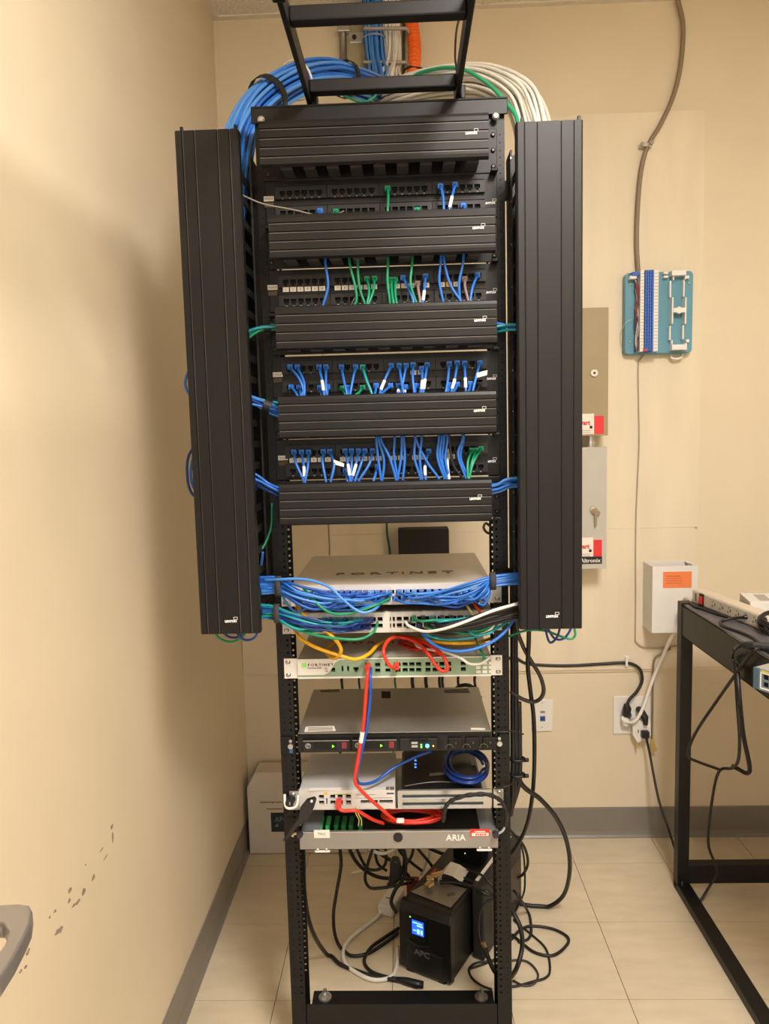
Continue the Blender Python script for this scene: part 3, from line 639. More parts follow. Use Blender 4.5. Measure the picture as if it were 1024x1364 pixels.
for c in range(3):
    for r in range(3):
        if (c, r) in ((0, 2),): continue
        x = X3(634+c*8.5); MB().box(x, x+(.010 if c < 2 else .005), -.0088, -.0081, .935+r*.0095, .9415+r*.0095).build('slot_cover', WHITEP, S3, bev=.001)
brand_word(0, at(453, 858, z=.9735), 0, .028, S3, (1, 0, 0), (0, 1, 0), redo=False, m=mat('red_print', (150, 80, 66), .5))
# --- server
S4 = thing('rack_server', 'grey rack server with two drive bays and a blue power light', 'server', (0, .15, .752))
SVT = mat('brushed_server_lid', (158, 155, 147), .40, .6, var=.05, scale=8, stretch=(1, 40, 1))
MB().box(-.2195, .2175, .014, .305, .7545, .7940).build('chassis', SVT, S4, bev=.001)
MB().box(-.218, .216, .001, .014, .7542, .7925).build('front_frame', DARK, S4, bev=.001)
MB().box(-.218, .216, .0, .006, .7885, .7945).build('lip', BLACK, S4)
def X4(px): return at(px, 992, Y=-.008).x
SILV = mat('bay_silver', (176, 172, 168), .35, .6)
for xa, xb in ((402, 467), (468, 530)):
    a, b = X4(xa), X4(xb)
    by = MB().box(a+.001, b-.001, -.008, .001, .7575, .7865).build('drive_bay', DARK, S4, bev=.002)
    MB().box(a+.003, b-.003, -.0092, -.008, .7845, .7858).build('trim_line', SILV, by)
    MB().cyl((a+.014, -.008, .7735), (a+.014, -.0092, .7735), .0062, 20).build('emblem', SILV, by)
    text('hp', .0085, (a+.0105, -.0095, .7712), (1, 0, 0), (0, 0, 1), DARK, by, bold=.0002)
    MB().box(a+.027, b-.033, -.0095, -.008, .7665, .7805).build('latch', BLACKC, by, bev=.003)
    mx = a+(b-a)*.64
    MB().cyl((mx, -.008, .7722), (mx, -.0093, .7722), .0068, 20).build('ring', BLACK, by)
    MB().prism([(mx-.0022, -.0094, .776), (mx+.0035, -.0094, .7725), (mx-.0022, -.0094, .769)], (0, -.0004, 0)).build('drive_light', mat('green_led', (110, 220, 40), .4, emit=1.6), by)
    MB().box(b-.020, b-.009, -.0092, -.008, .7665, .7815).build('red_tab', mat('maroon_tab', (128, 44, 50), .4), by, bev=.001)
MB().box(X4(532), X4(583), -.006, .001, .7575, .7865).build('port_block', DARK, S4, bev=.002)
for z in (.7745, .7665): MB().box(X4(548), X4(556), -.0075, -.006, z, z+.005).build('usb_port', STEEL, S4)
for x in (560, 560): pass
for px, z, r, m_ in ((569, .7695, .0042, mat('blue_led', (60, 170, 255), .4, emit=5)), (561, .772, .0018, mat('green_led2', (90, 235, 90), .4, emit=2.5)), (561, .767, .0018, mat('green_led2', (90, 235, 90), .4, emit=2.5)), (577, .769, .0017, mat('amber_led', (220, 200, 60), .4, emit=1.5))):
    MB().cyl((X4(px), -.006, z), (X4(px), -.0078, z), r, 14).build('indicator_light', m_, S4)
MB().box(X4(545), X4(570), -.0065, -.006, .778, .7855).build('vent', HOLE, S4)
for k in range(3):
    a = X4(597+k*23); MB().box(a, a+.032, -.006, .001, .7575, .7865).build('blank_bay', BLACKC, S4, bev=.002)
    MB().tube([(a+.002+.009*math.cos(th*PI/6), -.0065, .7635+.009*abs(math.sin(th*PI/6))) for th in range(0, 7)], .0011, 6).build('finger_notch', SILV if k < 0 else mat('dim_silver', (96, 94, 92), .35, .6), S4)
    MB().cb((a+.017, -.0063, .775), (.003, .001, .004)).build('indicator_mark', mat('dim_olive', (80, 84, 30), .5), S4)
for k in range(6): MB().cb((X4(583)+k*.0022, -.0062, .771), (.001, .001, .02)).build('vent_slat', BLACKC, S4)
for s, px in ((-1, 389), (1, 665)):
    e = MB().box(s*.2445-.012, s*.2445+.012, -.006, -.0005, .7535, .794).build('rack_ear', BLACK, S4, bev=.001)
    MB().cyl((s*.2330, -.006, .7745), (s*.2330, -.014, .7745), .0058, 14).cyl((s*.2330, -.006, .785), (s*.2330, -.009, .785), .0035).build('thumb_screw', STEEL, S4)
MB().cb((-.2330, -.0066, .7625), (.008, .001, .011)).build('blue_label', mat('blue_label', (60, 100, 160), .6), S4)
def sticker(parent, pxs, z, m, up=.0003, name='label_sheet'):
    return MB().prism([at(x, y, z=z) for x, y in pxs], (0, 0, up)).build(name, m, parent)
sticker(S4, ((407,968),(445,967),(447,973.5),(405,975)), .7942, PAPER)
for k in range(3): sticker(S4, ((410,969.4+k*1.7),(443,968.6+k*1.7),(443,969.3+k*1.7),(410,970.1+k*1.7)), .7946, TXT)
sticker(S4, ((627,969.5),(646,970),(646,972.5),(627,972)), .7942, PAPER)
sticker(S4, ((591,919),(623,917),(626,923),(592,923)), .7942, mat('dark_label', (70, 66, 60), .6))
sticker(S4, ((508,921),(520,921),(520,930),(508,930)), .7942, HOLE, name='latch_pocket')
sticker(S4, ((427,919),(452,918),(452,921.5),(427,922)), .7942, mat('olive_label', (96, 82, 30), .6))
# --- router
S5 = thing('router', 'white and grey router on the shelf with a red cord in its port', 'router', (-.11, .1, .622))
xa5, xb5 = -.2190, -.002
def X5(px): return at(px, 1064, Y=-.004).x
prt = []
for px in (428, 443, 453, 464):
    for z, u in ((.651, 1), (.6375, 0)): prt.append((X5(px)-.0058, X5(px)+.0058, z-.005, z+.005))
prt += [(X5(480), X5(503), .6335, .6425), (X5(505), X5(523), .6335, .6425), (X5(435)-.0015, X5(435)+.0015, .634, .648)]
RTW = mat('router_grey', (200, 200, 200), .4, .15, var=.03)
holed(xa5, xb5, .622, .6670, prt, -.004, .012).build('front_panel', mat('router_face', (208, 206, 204), .4), S5)
MB().box(xa5+.001, xb5-.001, .008, .0085, .623, .6665).build('port_back', HOLE, S5)
MB().box(xa5, xb5, .0085, .19, .622, .6670).build('body', RTW, S5, bev=.001)
MB().box(X5(445), X5(465), -.0045, -.0039, .6565, .6575).box(X5(474), X5(500), -.0045, -.0039, .655, .656).box(X5(474), X5(522), -.0045, -.0039, .6475, .6481).build('print_line', mat('grey_ink', (120, 116, 110), .5), S5)
MB().cb((X5(434), -.0046, .6605), (.0075, .001, .006)).build('warning_label', mat('yellow_label', (232, 190, 40), .6), S5)
MB().box(X5(443), X5(469), -.0045, -.0039, .6569, .6585).build('green_marks', mat('yellowgreen', (180, 210, 60), .5), S5)
sticker(S5, ((412,1050),(455,1049),(454,1052.5),(411,1053.5)), .6672, WHITE)
MB().box(X5(515), X5(525), -.0045, -.0039, .6565, .6595).build('emblem', mat('navy_print', (40, 50, 90), .5), S5)
for (a, b) in (((514,1048),(518,1052)), ((519,1048),(525,1052))): sticker(S5, (a, (b[0],a[1]), b, (a[0],b[1])), .6672, TXT, name='emblem')
# --- metal shelf and the black unit on it
S6 = thing('rack_shelf', 'bright zinc rack shelf front with two long slots, beside the router', 'shelf', (.1, .1, .619))
holed(.004, .214, .621, .6640, [(.014, .196, .6475, .6545), (.014, .196, .6295, .6365)], -.004, .0025).build('front_plate', STEEL, S6)
MB().box(-.2195, .214, .0, .26, .6185, .6205).build('tray', STEEL, S6)
MB().box(.006, .212, .004, .0046, .622, .663).build('slot_back', mat('shelf_inside', (150, 160, 166), .4, .6), S6)
for z in (.6455, .6275): MB().tube([(.014, -.0045, z), (.196, -.0045, z)], .0016, 8).build('rolled_lip', STEEL, S6)
for s in (-1, 1):
    mb = holed(min(s*.2413, s*.2190), max(s*.2413, s*.2190), .6215, .6655, [(s*.2325-.005, s*.2325+.005, .656, .661), (s*.2325-.005, s*.2325+.005, .6265, .6315)], -.0042, .003)
    mb.build('rack_ear', STEEL, S6); screw((s*.2325, -.004, .6585), (0, -1, 0), .0042, STEEL, S6)
S7 = thing('modem', 'flat black modem lying on the zinc shelf under a dark blue coil', 'modem', (.1, .14, .6205))
MB().box(.012, .1985, .012, .23, .6205, .6560).build('body', mat('gloss_black', (16, 16, 18), .3), S7, bev=.006)
arc = [Vector((.02+.0055*k, .03+.02*math.sin(PI*k/29), .6575)) for k in range(30)]
MB().tube(arc, .0012, 6).build('curved_seam', mat('dim_silver', (96, 94, 92), .35, .6), S7)
sticker(S7, ((572,1030),(602,1028),(602,1031),(572,1033.5)), .6562, mat('dim_label', (150, 146, 140), .6))
sticker(S7, ((625,1009),(629,1008),(633,1019),(628,1019.5)), .6562, mat('dim_label', (150, 146, 140), .6))
for y in (1012, 1017, 1021): sticker(S7, ((552,y),(554.5,y),(554.5,y+1.8),(552,y+1.8)), .6562, mat('modem_led', (80, 140, 255), .4, emit=1.5), name='indicator_light')
# --- fibre tray
S8 = thing('fibre_tray', 'grey metal fibre tray with white lettering, lowest unit in the rack', 'tray', (0, .07, .529))
GM = mat('tray_grey', (150, 146, 142), .42, .35, var=.04)
XA, XB = at(399, 1114, Y=-.02).x, at(663, 1112, Y=-.02).x
MB().box(XA, XB, -.0235, -.020, .5375, .5790).build('front_face', GM, S8, bev=.0012)
MB().box(XA, XB, -.020, .17, .535, .5372).box(XA, XA+.002, -.02, .17, .5372, .572).box(XB-.002, XB, -.02, .17, .5372, .572).box(XA, XB, .168, .17, .5372, .575).build('pan', mat('tray_dark', (44, 44, 48), .5), S8)
MB().box(XA, XB, -.0245, -.018, .5770, .5795).build('top_lip', STEEL, S8)
MB().box(XA+.002, XA+.044, -.018, .10, .568, .570).build('side_shelf', mat('tray_blue_grey', (136, 142, 152), .4, .4), S8); MB().box(XB-.038, XB-.002, -.018, .10, .568, .570).build('side_shelf', MATS['tray_blue_grey'], S8)
p = at(530, 1115, Y=-.0235); MB().cyl((p.x, -.0236, p.z), (p.x, -.0262, p.z), .0105, 22).build('centre_grommet', DARK, S8)
text('ARIA', .0195, (at(594, 1119, Y=-.0238).x, -.0242, at(594, 1119.5, Y=-.0238).z), (1, 0, 0), (0, 0, 1), INK, S8, bold=.0003, sx=1.02)
a = MB().box(at(418, 1107, Y=-.0236).x, at(439, 1107, Y=-.0236).x, -.0246, -.0236, at(420, 1116, Y=-.0236).z, at(420, 1105.5, Y=-.0236).z).build('white_label', PAPER, S8)
text('TWC', .0078, (at(423, 1113, Y=-.025).x, -.0249, at(423, 1112.6, Y=-.025).z), (1, 0, 0), (0, 0, 1), mat('grey_ink', (120, 116, 110), .5), a)
za, zb8 = at(640, 1114, Y=-.0236).z, at(640, 1104, Y=-.0236).z
a = MB().box(at(626, 1107, Y=-.0236).x, at(652, 1107, Y=-.0236).x, -.0246, -.0236, za, zb8).build('red_label', mat('label_red', (208, 52, 44), .5), S8)
MB().box(at(628, 1107, Y=-.0236).x, at(650.5, 1107, Y=-.0236).x, -.0249, -.0246, za+.0015, za+.0085).build('white_field', PAPER, a)
MB().box(at(632, 1107, Y=-.0236).x, at(646, 1107, Y=-.0236).x, -.0252, -.0246, za+.0108, za+.0128).build('print_line', INK, a)
for xk in range(5): MB().box(at(633+xk*3, 1107, Y=-.0236).x, at(635+xk*3, 1107, Y=-.0236).x, -.0254, -.0249, za+.0030+(xk % 2)*.001, za+.0068).build('print_line', mat('label_red', (208, 52, 44), .5), a)
for px in (400, 659):
    p = at(px, 1108, Y=-.0236); MB().tube([(p.x, -.0236, p.z), (p.x, -.032, p.z), (p.x, -.0325, p.z), (p.x, -.040, p.z)], .006, 14, rr=[.004, .004, .0078, .0068]).build('thumb_screw', mat('purple_black', (44, 38, 52), .4), S8)
for px in (429, 645):
    p = at(px, 1127, Y=-.023); MB().box(p.x-.017, p.x+.017, -.024, .02, .5300, .5345).build('foot_clip', WHITEP, S8, bev=.001)
    for dx in (-.010, .010): MB().prism([(p.x+dx-.003, -.0245, .5375), (p.x+dx+.003, -.0245, .5375), (p.x+dx, -.0245, .5425)], (0, -.001, 0)).build('clip_tooth', WHITEP, S8)
SCG = mat('adapter_green', (24, 130, 62), .35); SCL = mat('adapter_lit', (70, 220, 120), .35)
for k, px in enumerate((428, 437.5, 448.5, 458.5, 468, 480.5)):
    p = at(px, 1092, z=.562); MB().box(p.x-.0052, p.x+.0052, p.y-.026, p.y+.02, .550, .5615).box(p.x-.0035, p.x+.0035, p.y-.034, p.y-.026, .551, .560).build('fibre_adapter', SCL if k < 2 else SCG, S8, bev=.001)
for k, dx in enumerate((0, 3)):
    cable('fibre_lead', 'thin cream fibre lead %s dropping from the router front into the tray' % ('nearer the adapters,' if k == 0 else 'nearer the red cords,'), 'fibre lead', [(472+dx,1075,-.008),(474+dx,1084,-.010),(478+dx,1092,-.006),(477+dx*1.5,1100,-.005)], .0013, mat('fibre_cream', (226, 214, 130), .4))
# knob and strap hanging by the tray
o = MB().tube([at(388.5,1111.5,Y=-.03), at(391,1111,Y=-.03)], .006, 12).tube([at(391,1111,Y=-.03), at(397,1110,Y=-.03)], .0028, 10).build('screw_knob', mat('brass_cream', (206, 196, 150), .35, .4)); tag(o, 'small cream thumb screw sticking out beside the fibre tray', 'screw')
mb = MB()
sp = [(418,1064),(408,1067),(399,1078),(397,1091),(388,1105),(380,1117),(376,1121),(380,1121),(388,1113),(396,1102),(404,1097),(411,1091),(418,1076),(421,1067)]
o = thing('power_plug', 'black angled power plug with its strap hanging in front of the router and tray', 'plug', at(398, 1092, Y=-.05))
MB().prism([at(x, y, Y=-.05) for x, y in sp], (0, .014, 0)).build('plug_body', mat('plug_black', (34, 32, 33), .55), o, bev=.003)
c = at(415, 1067, Y=-.051); MB().cyl((c.x, -.0503, c.z), (c.x, -.053, c.z), .0028, 12).build('eyelet', WHITE, o)
o = thing('cable_clip', 'white cable clip with a black knob on the rack post by the router', 'clip', at(386, 1065, Y=-.02))
MB().tube(spline([at(379,1058,Y=-.006), at(380,1073,Y=-.02), at(386,1077,Y=-.026), at(395,1073,Y=-.02), at(397,1059,Y=-.006)], 5), .0030, 8).build('clip_bow', WHITE, o, smooth=True)
c = at(387, 1065, Y=-.006); MB().cyl((c.x, -.0045, c.z), (c.x, -.024, c.z), .0105, 18, .009).build('knob', DARK, o); MB().cb((c.x+.001, -.0245, c.z), (.0025, .002, .007)).build('glint', STEEL, o)
o = MB().box(.0069, .1786, .885, .962, .96, 1.142).build('speaker_box', mat('black_texture', (26, 25, 25), .7, bump=.5, bscale=300), bev=.004)
tag(o, 'black box on the back wall seen just above the upper switch', 'box')

# ---------------------------------------------------------------- cords at the switches
rnd = random.Random(11)
def fan(group, start, tiepx, ports, mats, sag, side, lab, strap_lab, n0=0, straps=True):
    for k, (x, y) in enumerate(ports):
        f = k/(len(ports)-1); m_ = mats[rnd.randrange(len(mats))]; dy = rnd.uniform(-1, 1); sy = start[1]+start[2]*dy
        ty = tiepx[1]+tiepx[2]*dy*.9; Ym = rnd.uniform(-.080, -.042)
        L1 = x-tiepx[0]; low = rnd.uniform(0, 1)**.8*sag
        P = [(start[0]+side*-14, sy, -.05), (start[0], sy, -.055), (tiepx[0], ty, -.06)]
        for u in (.25, .5, .75, .92):
            P.append((tiepx[0]+L1*u, ty+(y+3-ty)*u+low*math.sin(PI*u)+rnd.uniform(-1.5, 1.5), Ym-.010*math.sin(PI*u)))
        P.append((x, y, -.026))
        S = spline([W3(p) for p in P], 6)
        o = MB().tube(S, .0028, 6).build('patch_cable', m_, smooth=True); tag(o, lab % (CN[id(m_)] if id(m_) in CN else 'dark blue', ordinal(k)), 'patch cord', group)
        a = W3((x, y, -.02)); MB().box(a.x-.0052, a.x+.0052, -.028, -.0065, a.z-.005, a.z+.0045).build('plug', m_, o, bev=.001)
    if straps:
        c = W3((tiepx[0], tiepx[1], -.06)); rz = tiepx[2]*.00155+.0035; ry = .014; mb = MB(); vs = []; fs = []
        for t in range(16):
            for dx, q in ((-.006, 1), (.006, 1), (.006, 1.1), (-.006, 1.1)): vs.append((c.x+dx, c.y+ry*q*math.cos(t*PI/8), c.z+rz*q*math.sin(t*PI/8)))
            for k2 in range(4): fs.append((t*4+k2, t*4+(k2+1) % 4, ((t+1) % 16)*4+(k2+1) % 4, ((t+1) % 16)*4+k2))
        mb.add(vs, fs)
        tag(mb.build('cable_strap', mat('strap_grey', (58, 56, 58), .8), smooth=True), strap_lab, 'strap')
pl1 = [(418+k*4.05, 790 if k % 2 else 798) for k in range(26)]
fan('blue cords into the upper switch by the scuffed wall', (352, 780, 11), (371, 781, 11), sorted(pl1), [BLUE, BLUE, BLUE, BLUE2, mat('mid_blue_jacket', (34, 84, 178), .35)], 24, 1, '%s cord into the upper switch, %s plug counted from the scuffed wall', 'grey strap around blue cords of the upper switch by the scuffed wall')
pr1 = [(527+k*4.9, 789 if k % 2 else 797.5) for k in range(24)]
fan('blue cords into the upper switch by the cabinets', (690, 770, 8), (656, 774, 9), sorted(pr1, reverse=True), [BLUE, BLUE, BLUE, BLUE2, mat('mid_blue_jacket', (34, 84, 178), .35)], 18, -1, '%s cord into the upper switch, %s plug counted from the cabinets', 'black strap around blue cords of the upper switch by the cabinets')
pl2 = [(428+k*3.5, 826 if k % 2 else 835) for k in range(20)]
fan('cords into the lower switch by the scuffed wall', (352, 814, 9), (369, 817, 10), pl2, [mat('mid_blue_jacket', (34, 84, 178), .35), GREEN, NAVY, NAVY, TEAL], 14, 1, '%s cord into the lower switch, %s plug counted from the scuffed wall', 'grey strap around cords of the lower switch by the scuffed wall')
pr2 = [(545+k*6.2, 824 if k % 2 else 833) for k in range(14)]
fan('cords into the lower switch by the cabinets', (690, 822, 8), (668, 822, 8), sorted(pr2, reverse=True), [BLKJ, GREEN, TEAL, BLKJ, NAVY, GREEN], 16, -1, '%s cord into the lower switch, %s plug counted from the cabinets', '', straps=False)
for k in range(7):
    cable('patch_cable', 'black cord sweeping from the cabinet side into the lower switch, %s from the top' % ordinal(k), 'patch cord',
          [(700,799+k*3.4,-.07),(686,804+k*3.3,-.085),(655,813+k*3.1,-.10-.004*(k%2)),(620,825+k*2.3,-.10-.004*(k%2)),(590,833+k*1.2,-.09),(566+k*4,830,-.03)], .0032, BLKJ if k not in (1, 4) else mat('dark_grey_jacket', (58, 54, 52), .5), 'black cords of the lower switch')  # grey on two cords stands in for light streaks on black ones
cable('patch_cable', 'white cord sweeping across the front of the lower switch', 'patch cord', [(700,800,-.06),(686,805,-.10),(655,814,-.125),(620,828,-.125),(590,838,-.11),(565,841,-.08),(545,834,-.05),(540,828,-.03)], .0032, WHTJ)
cable('patch_cable', 'bright blue cord drooping lowest between the switch and the green-faced appliance', 'patch cord', [(697,812,-.05),(686,822,-.06),(672,842,-.075),(650,858,-.085),(620,867,-.09),(595,866,-.085),(575,857,-.07),(563,844,-.05),(558,833,-.03)], .0034, BLUE)
cable('patch_cable', 'teal cord drooping from the lower switch above the bright blue one', 'patch cord', [(697,815,-.05),(680,826,-.06),(650,843,-.075),(615,851,-.08),(585,851,-.07),(565,843,-.05),(560,835,-.03)], .003, TEAL)
cable('patch_cable', 'green cord looping below the middle of the upper switch', 'patch cord', [(404,783,-.06),(416,797,-.08),(432,812,-.09),(450,818,-.095),(475,815,-.09),(500,806,-.08),(516,799,-.05),(519,796,-.03)], .003, GREEN)
cable('patch_cable', 'pale blue cord crossing over the others below the upper switch', 'patch cord', [(352,773,-.055),(371,772,-.072),(395,771,-.08),(418,774,-.085),(440,783,-.095),(455,797,-.1),(472,811,-.1),(484,816,-.1),(498,812,-.09),(508,803,-.05)], .003, BLUE2)
cable('patch_cable', 'green cord looping below the lower switch near its middle', 'patch cord', [(378,826,-.06),(395,837,-.07),(420,846,-.08),(455,851,-.085),(480,851,-.08),(496,843,-.07),(501,835,-.05),(503,829,-.03)], .003, GREEN)
cable('patch_cable', 'yellow cord leaving the upper switch and curling onto the green-faced appliance', 'patch cord', [(394.5,803,-.022),(400,814,-.05),(415.6,830,-.07),(438.4,844,-.075),(452.5,860,-.07),(453,870,-.06),(446,877,-.03),(436,872,.02),(437,862,.08),(446,855,.12)], .0042, YELJ)
o = bpy.data.objects[-1] if False else None
cable('patch_cable', 'yellow cord swooping from the lower switch ear over the green-faced appliance', 'patch cord', [(390,836,.01),(394.5,842,-.02),(401.5,851,-.04),(422.6,863,-.05),(452.5,873,-.055),(473.6,878,-.05),(491,871,-.03),(502,860,.03),(514,852,.10),(531,845,.13)], .0042, YELJ)
cable('patch_cable', 'yellow cord lying along the top of the green-faced appliance', 'patch cord', [(528,845,.12),(552,850,.05),(589,856,.01),(612,857,.0),(635,856,.03),(655,850,.08)], .0036, YELJ)
R1 = [(527.8,887,-.03),(523,889,-.055),(516.7,884,-.06),(510.5,867,-.055),(518.5,852,-.02),(533,848.6,.03),(555.6,856,.01),(568.6,869,-.035),(583.5,890,-.05),(592,894,-.052),(596,888,-.05),(585,868,-.03),(556,852,.03),(528,847,.09)]
o = cable('patch_cable', 'red cord arching from the green-faced appliance and back over its top', 'patch cord', R1, .0040, REDJ)
a = W3((528, 887, -.02)); MB().box(a.x-.006, a.x+.006, -.032, -.0085, a.z-.006, a.z+.006).build('plug', REDJ, o, bev=.0015)
for k, a in enumerate(([(530,858,.10),(545,864,.06),(560,866,.04),(572,862,.05),(560,855,.09),(540,852,.12)], [(533,854,.12),(550,860,.07),(575,868,.02),(586,872,.0),(580,862,.06),(556,850,.12)])):
    cable('patch_cable', 'red cord bunched on top of the green-faced appliance, %s of two' % ORD[k], 'patch cord', a, .0038, REDJ)
cable('patch_cable', 'white cord lying over the corner of the green-faced appliance', 'patch cord', [(552,856,.05),(560,863,.02),(590,868,-.02),(612,876,-.045),(625,884,-.05),(640,884,-.03),(652,876,-.01)], .003, WHTJ)
cable('patch_cable', 'short green cord at the corner of the green-faced appliance', 'patch cord', [(633,850,.06),(638,862,.0),(644,874,-.02),(646,880,-.012)], .003, GREEN)
cable('patch_cable', 'cream cord crossing between the two switches near the cabinets', 'patch cord', [(618,800,-.03),(625,812,-.05),(632,822,-.04),(638,832,-.03)], .003, mat('cream_yellow', (224, 206, 140), .4))
cable('patch_cable', 'red cord crossing between the two switches near the cabinets', 'patch cord', [(626,798,-.03),(634,808,-.05),(641,819,-.05),(644,828,-.03)], .003, REDJ)
Rm = [(490,890,-.03),(489.5,896,-.06),(487,925,-.065),(483.6,968,-.065),(476,1015,-.065),(472.7,1040,-.06),(480,1052,-.055),(492,1064,-.05),(510.6,1080,-.03),(524,1091,-.005),(540,1097,.0)]
o = cable('patch_cable', 'long red cord hanging from the green-faced appliance down to the fibre tray', 'patch cord', Rm, .0040, REDJ)
a = W3((490, 889, -.02)); MB().box(a.x-.0062, a.x+.0062, -.03, -.0085, a.z-.009, a.z+.006).build('plug', REDJ, o, bev=.0015)
S = spline([W3(p) for p in Rm], 7); MB().tube(S[22:25], .0048, 8).build('tag', TAGM, o, label='white wrap-around tag')
cable('patch_cable', 'blue cord twisted with the long red cord, swinging across to the modem', 'patch cord', [(494,890,-.03),(493,903,-.058),(492.6,932,-.06),(487,975,-.058),(479,1012,-.055),(474.5,1033,-.05),(480,1044,-.03),(500,1040.6,.0),(525,1022.6,.03),(554,1008,.04),(575,1000,.05)], .0036, mat('mid_blue_jacket', (34, 84, 178), .35))
o = cable('patch_cable', 'red cord from the router port drooping into the fibre tray', 'patch cord', [(451,1069,-.018),(451.5,1077,-.03),(458,1080,-.032),(474.5,1080,-.03),(486,1086,-.02),(497,1092,-.008),(511,1097,.0)], .0040, REDJ)
a = W3((451, 1068, -.015)); MB().box(a.x-.006, a.x+.006, -.03, -.0045, a.z-.012, a.z+.004).build('plug', REDJ, o, bev=.0015)
def coil(lab, name, cx, rx, ry, turns, m_, r, seed, tilt=0.0, dz=.004):
    rn = random.Random(seed); P = []
    ox = oy = 0
    for k in range(turns*14+1):
        if k % 14 == 0: ox, oy, s_ = rn.uniform(-.3, .3)*rx*.35, rn.uniform(-.3, .3)*ry*.5, rn.uniform(.8, 1.06)
        th = 2*PI*k/14; P.append(cx+Vector((ox+rx*s_*math.cos(th), oy+ry*s_*math.sin(th), tilt*ry*math.sin(th)+dz*(k/14)/turns*2+rn.uniform(-.001, .001))))
    o = MB().tube(spline(P, 3), r, 6).build(name, m_, smooth=True); return tag(o, lab, 'cable coil')
coil('red cord coiled inside the fibre tray', 'cord_coil', at(548, 1089, z=.575)+Vector((0, .0, 0)), .066, .026, 5, REDJ, .0036, 3, .15)
mb = MB(); p = at(533, 1093, z=.592); mb.cb(p, (.018, .012, .008)); tag(mb.build('twist_tie', WHITE, bev=.002), 'small white tie on the coiled red cord', 'tie')
coil('dark blue cord coiled on top of the modem', 'cord_coil', at(622, 1021, z=.667), .050, .075, 5, NAVY, .0034, 8, .05)
brd = spline([W3(p) for p in [(590,1094,-.02),(591,1089,-.03),(594,1074,-.035),(604,1065,-.035),(625,1059,-.035),(650,1058.5,-.035),(667,1067,-.03),(675,1084,-.03),(673,1101,-.03)]], 10)
o = MB().tube(brd, .0045, 8, rr=[.0052 if (i//3) % 2 else .0042 for i in range(len(brd))]).build('braided_cable', BLKJ); tag(o, 'black spiral-wrapped cable arching over the zinc shelf front', 'cable')
cable('clear_tail', 'pale clear wire end at the corner of the fibre tray', 'wire', [(673,1100,-.03),(669,1107,-.03),(661,1112,-.028)], .0026, mat('clear_grey', (170, 176, 190), .25))

# ---------------------------------------------------------------- items on the back wall
TAN = mat('tan_enamel', (160, 143, 110), .45, var=.03)
GRB = mat('grey_enamel', (190, 186, 176), .42, var=.03)
def cabinet(lab, m_, x0, x1, z0, z1, d, lockpx, key):
    t = thing('wall_cabinet', lab, 'cabinet', ((x0+x1)/2, .95, z0))
    yf = .95-d
    MB().box(x0, x1, yf+.004, .9495, z0, z1).build('box', m_, t, bev=.002)
    dr_ = MB().box(x0-.001, x1+.002, yf, yf+.0035, z0-.002, z1+.002).build('door', m_, t, bev=.001)
    p = at(*lockpx, Y=yf)
    MB().cyl((p.x, yf, p.z), (p.x, yf-.006, p.z), .0115, 20).build('lock', STEEL, dr_)
    if key:
        MB().cyl((p.x+.003, yf-.006, p.z-.006), (p.x+.003, yf-.010, p.z-.006), .0105, 16).box(p.x+.002, p.x+.009, yf-.014, yf-.0115, p.z-.055, p.z-.005).cyl((p.x+.012, yf-.009, p.z-.012), (p.x+.012, yf-.013, p.z-.012), .008, 14).build('key', mat('worn_nickel', (170, 158, 138), .3, .8), dr_)
    else: MB().cyl((p.x, yf-.006, p.z), (p.x, yf-.007, p.z), .004, 12).build('keyhole', DARK, dr_)
    return t, dr_, yf
t, d1, y1 = cabinet('tan metal cabinet on the back wall, upper of the two behind the side manager', TAN, .44, .7000, 1.4435, 1.8500, .09, (791, 497), False)
RED = mat('sticker_red', (222, 48, 54), .5, var=.03)
def vendor_sticker(d_, yf, xa, xm, xb, za, zb):
    a = MB().box(xa, xm, yf-.0008, yf-.0001, za, zb+.008).build('sticker', PAPER, d_)
    MB().box(xm, xb, yf-.0009, yf-.0001, za, zb).build('sticker_band', RED, d_)
    text('ewart', .021, (xm-.060, yf-.0012, zb-.028), (1, 0, 0), (0, 0, 1), RED, a, bold=.0008, sx=.95)
    MB().cyl((xm-.010, yf-.0009, zb-.036), (xm-.010, yf-.0014, zb-.036), .005, 14).build('emblem', DARK, a)
    for k in range(2): MB().box(xm-.05, xm-.012, yf-.0011, yf-.0008, zb-.048-.006*k, zb-.0465-.006*k).build('print_line', mat('grey_print', (120, 112, 108), .7), a)
q = lambda px, py, y: at(px, py, Y=y)
vendor_sticker(d1, y1, .58, q(791,565,y1).x, q(804,565,y1).x, q(795,578,y1).z, q(795,554,y1).z)
t, d2, y2 = cabinet('light grey metal cabinet with a key in its door, below the tan one', GRB, .44, .6945, 1.003, 1.4030, .10, (790, 678), True)
vendor_sticker(d2, y2, .58, q(790,730,y2).x, q(801.5,730,y2).x, q(795,741,y2).z, q(795,719,y2).z)
a = MB().box(.50, q(801.5,745,y2).x, y2-.0009, y2-.0001, q(790,751,y2).z, q(790,741.3,y2).z).build('name_plate', DARK, d2)
xe = q(799.5, 746, y2).x; text('Altronix', .0195, (xe, y2-.0013, q(790,749,y2).z), (1, 0, 0), (0, 0, 1), INK, a, align='RIGHT', bold=.0002)
o = MB().cyl((.655, .905, 1.399), (.655, .905, 1.4455), .012).cyl((.655, .905, 1.412), (.655, .905, 1.424), .016).build('conduit_nipple', STEEL, smooth=False); tag(o, 'short steel pipe nipple joining the tan and the grey cabinet', 'pipe')

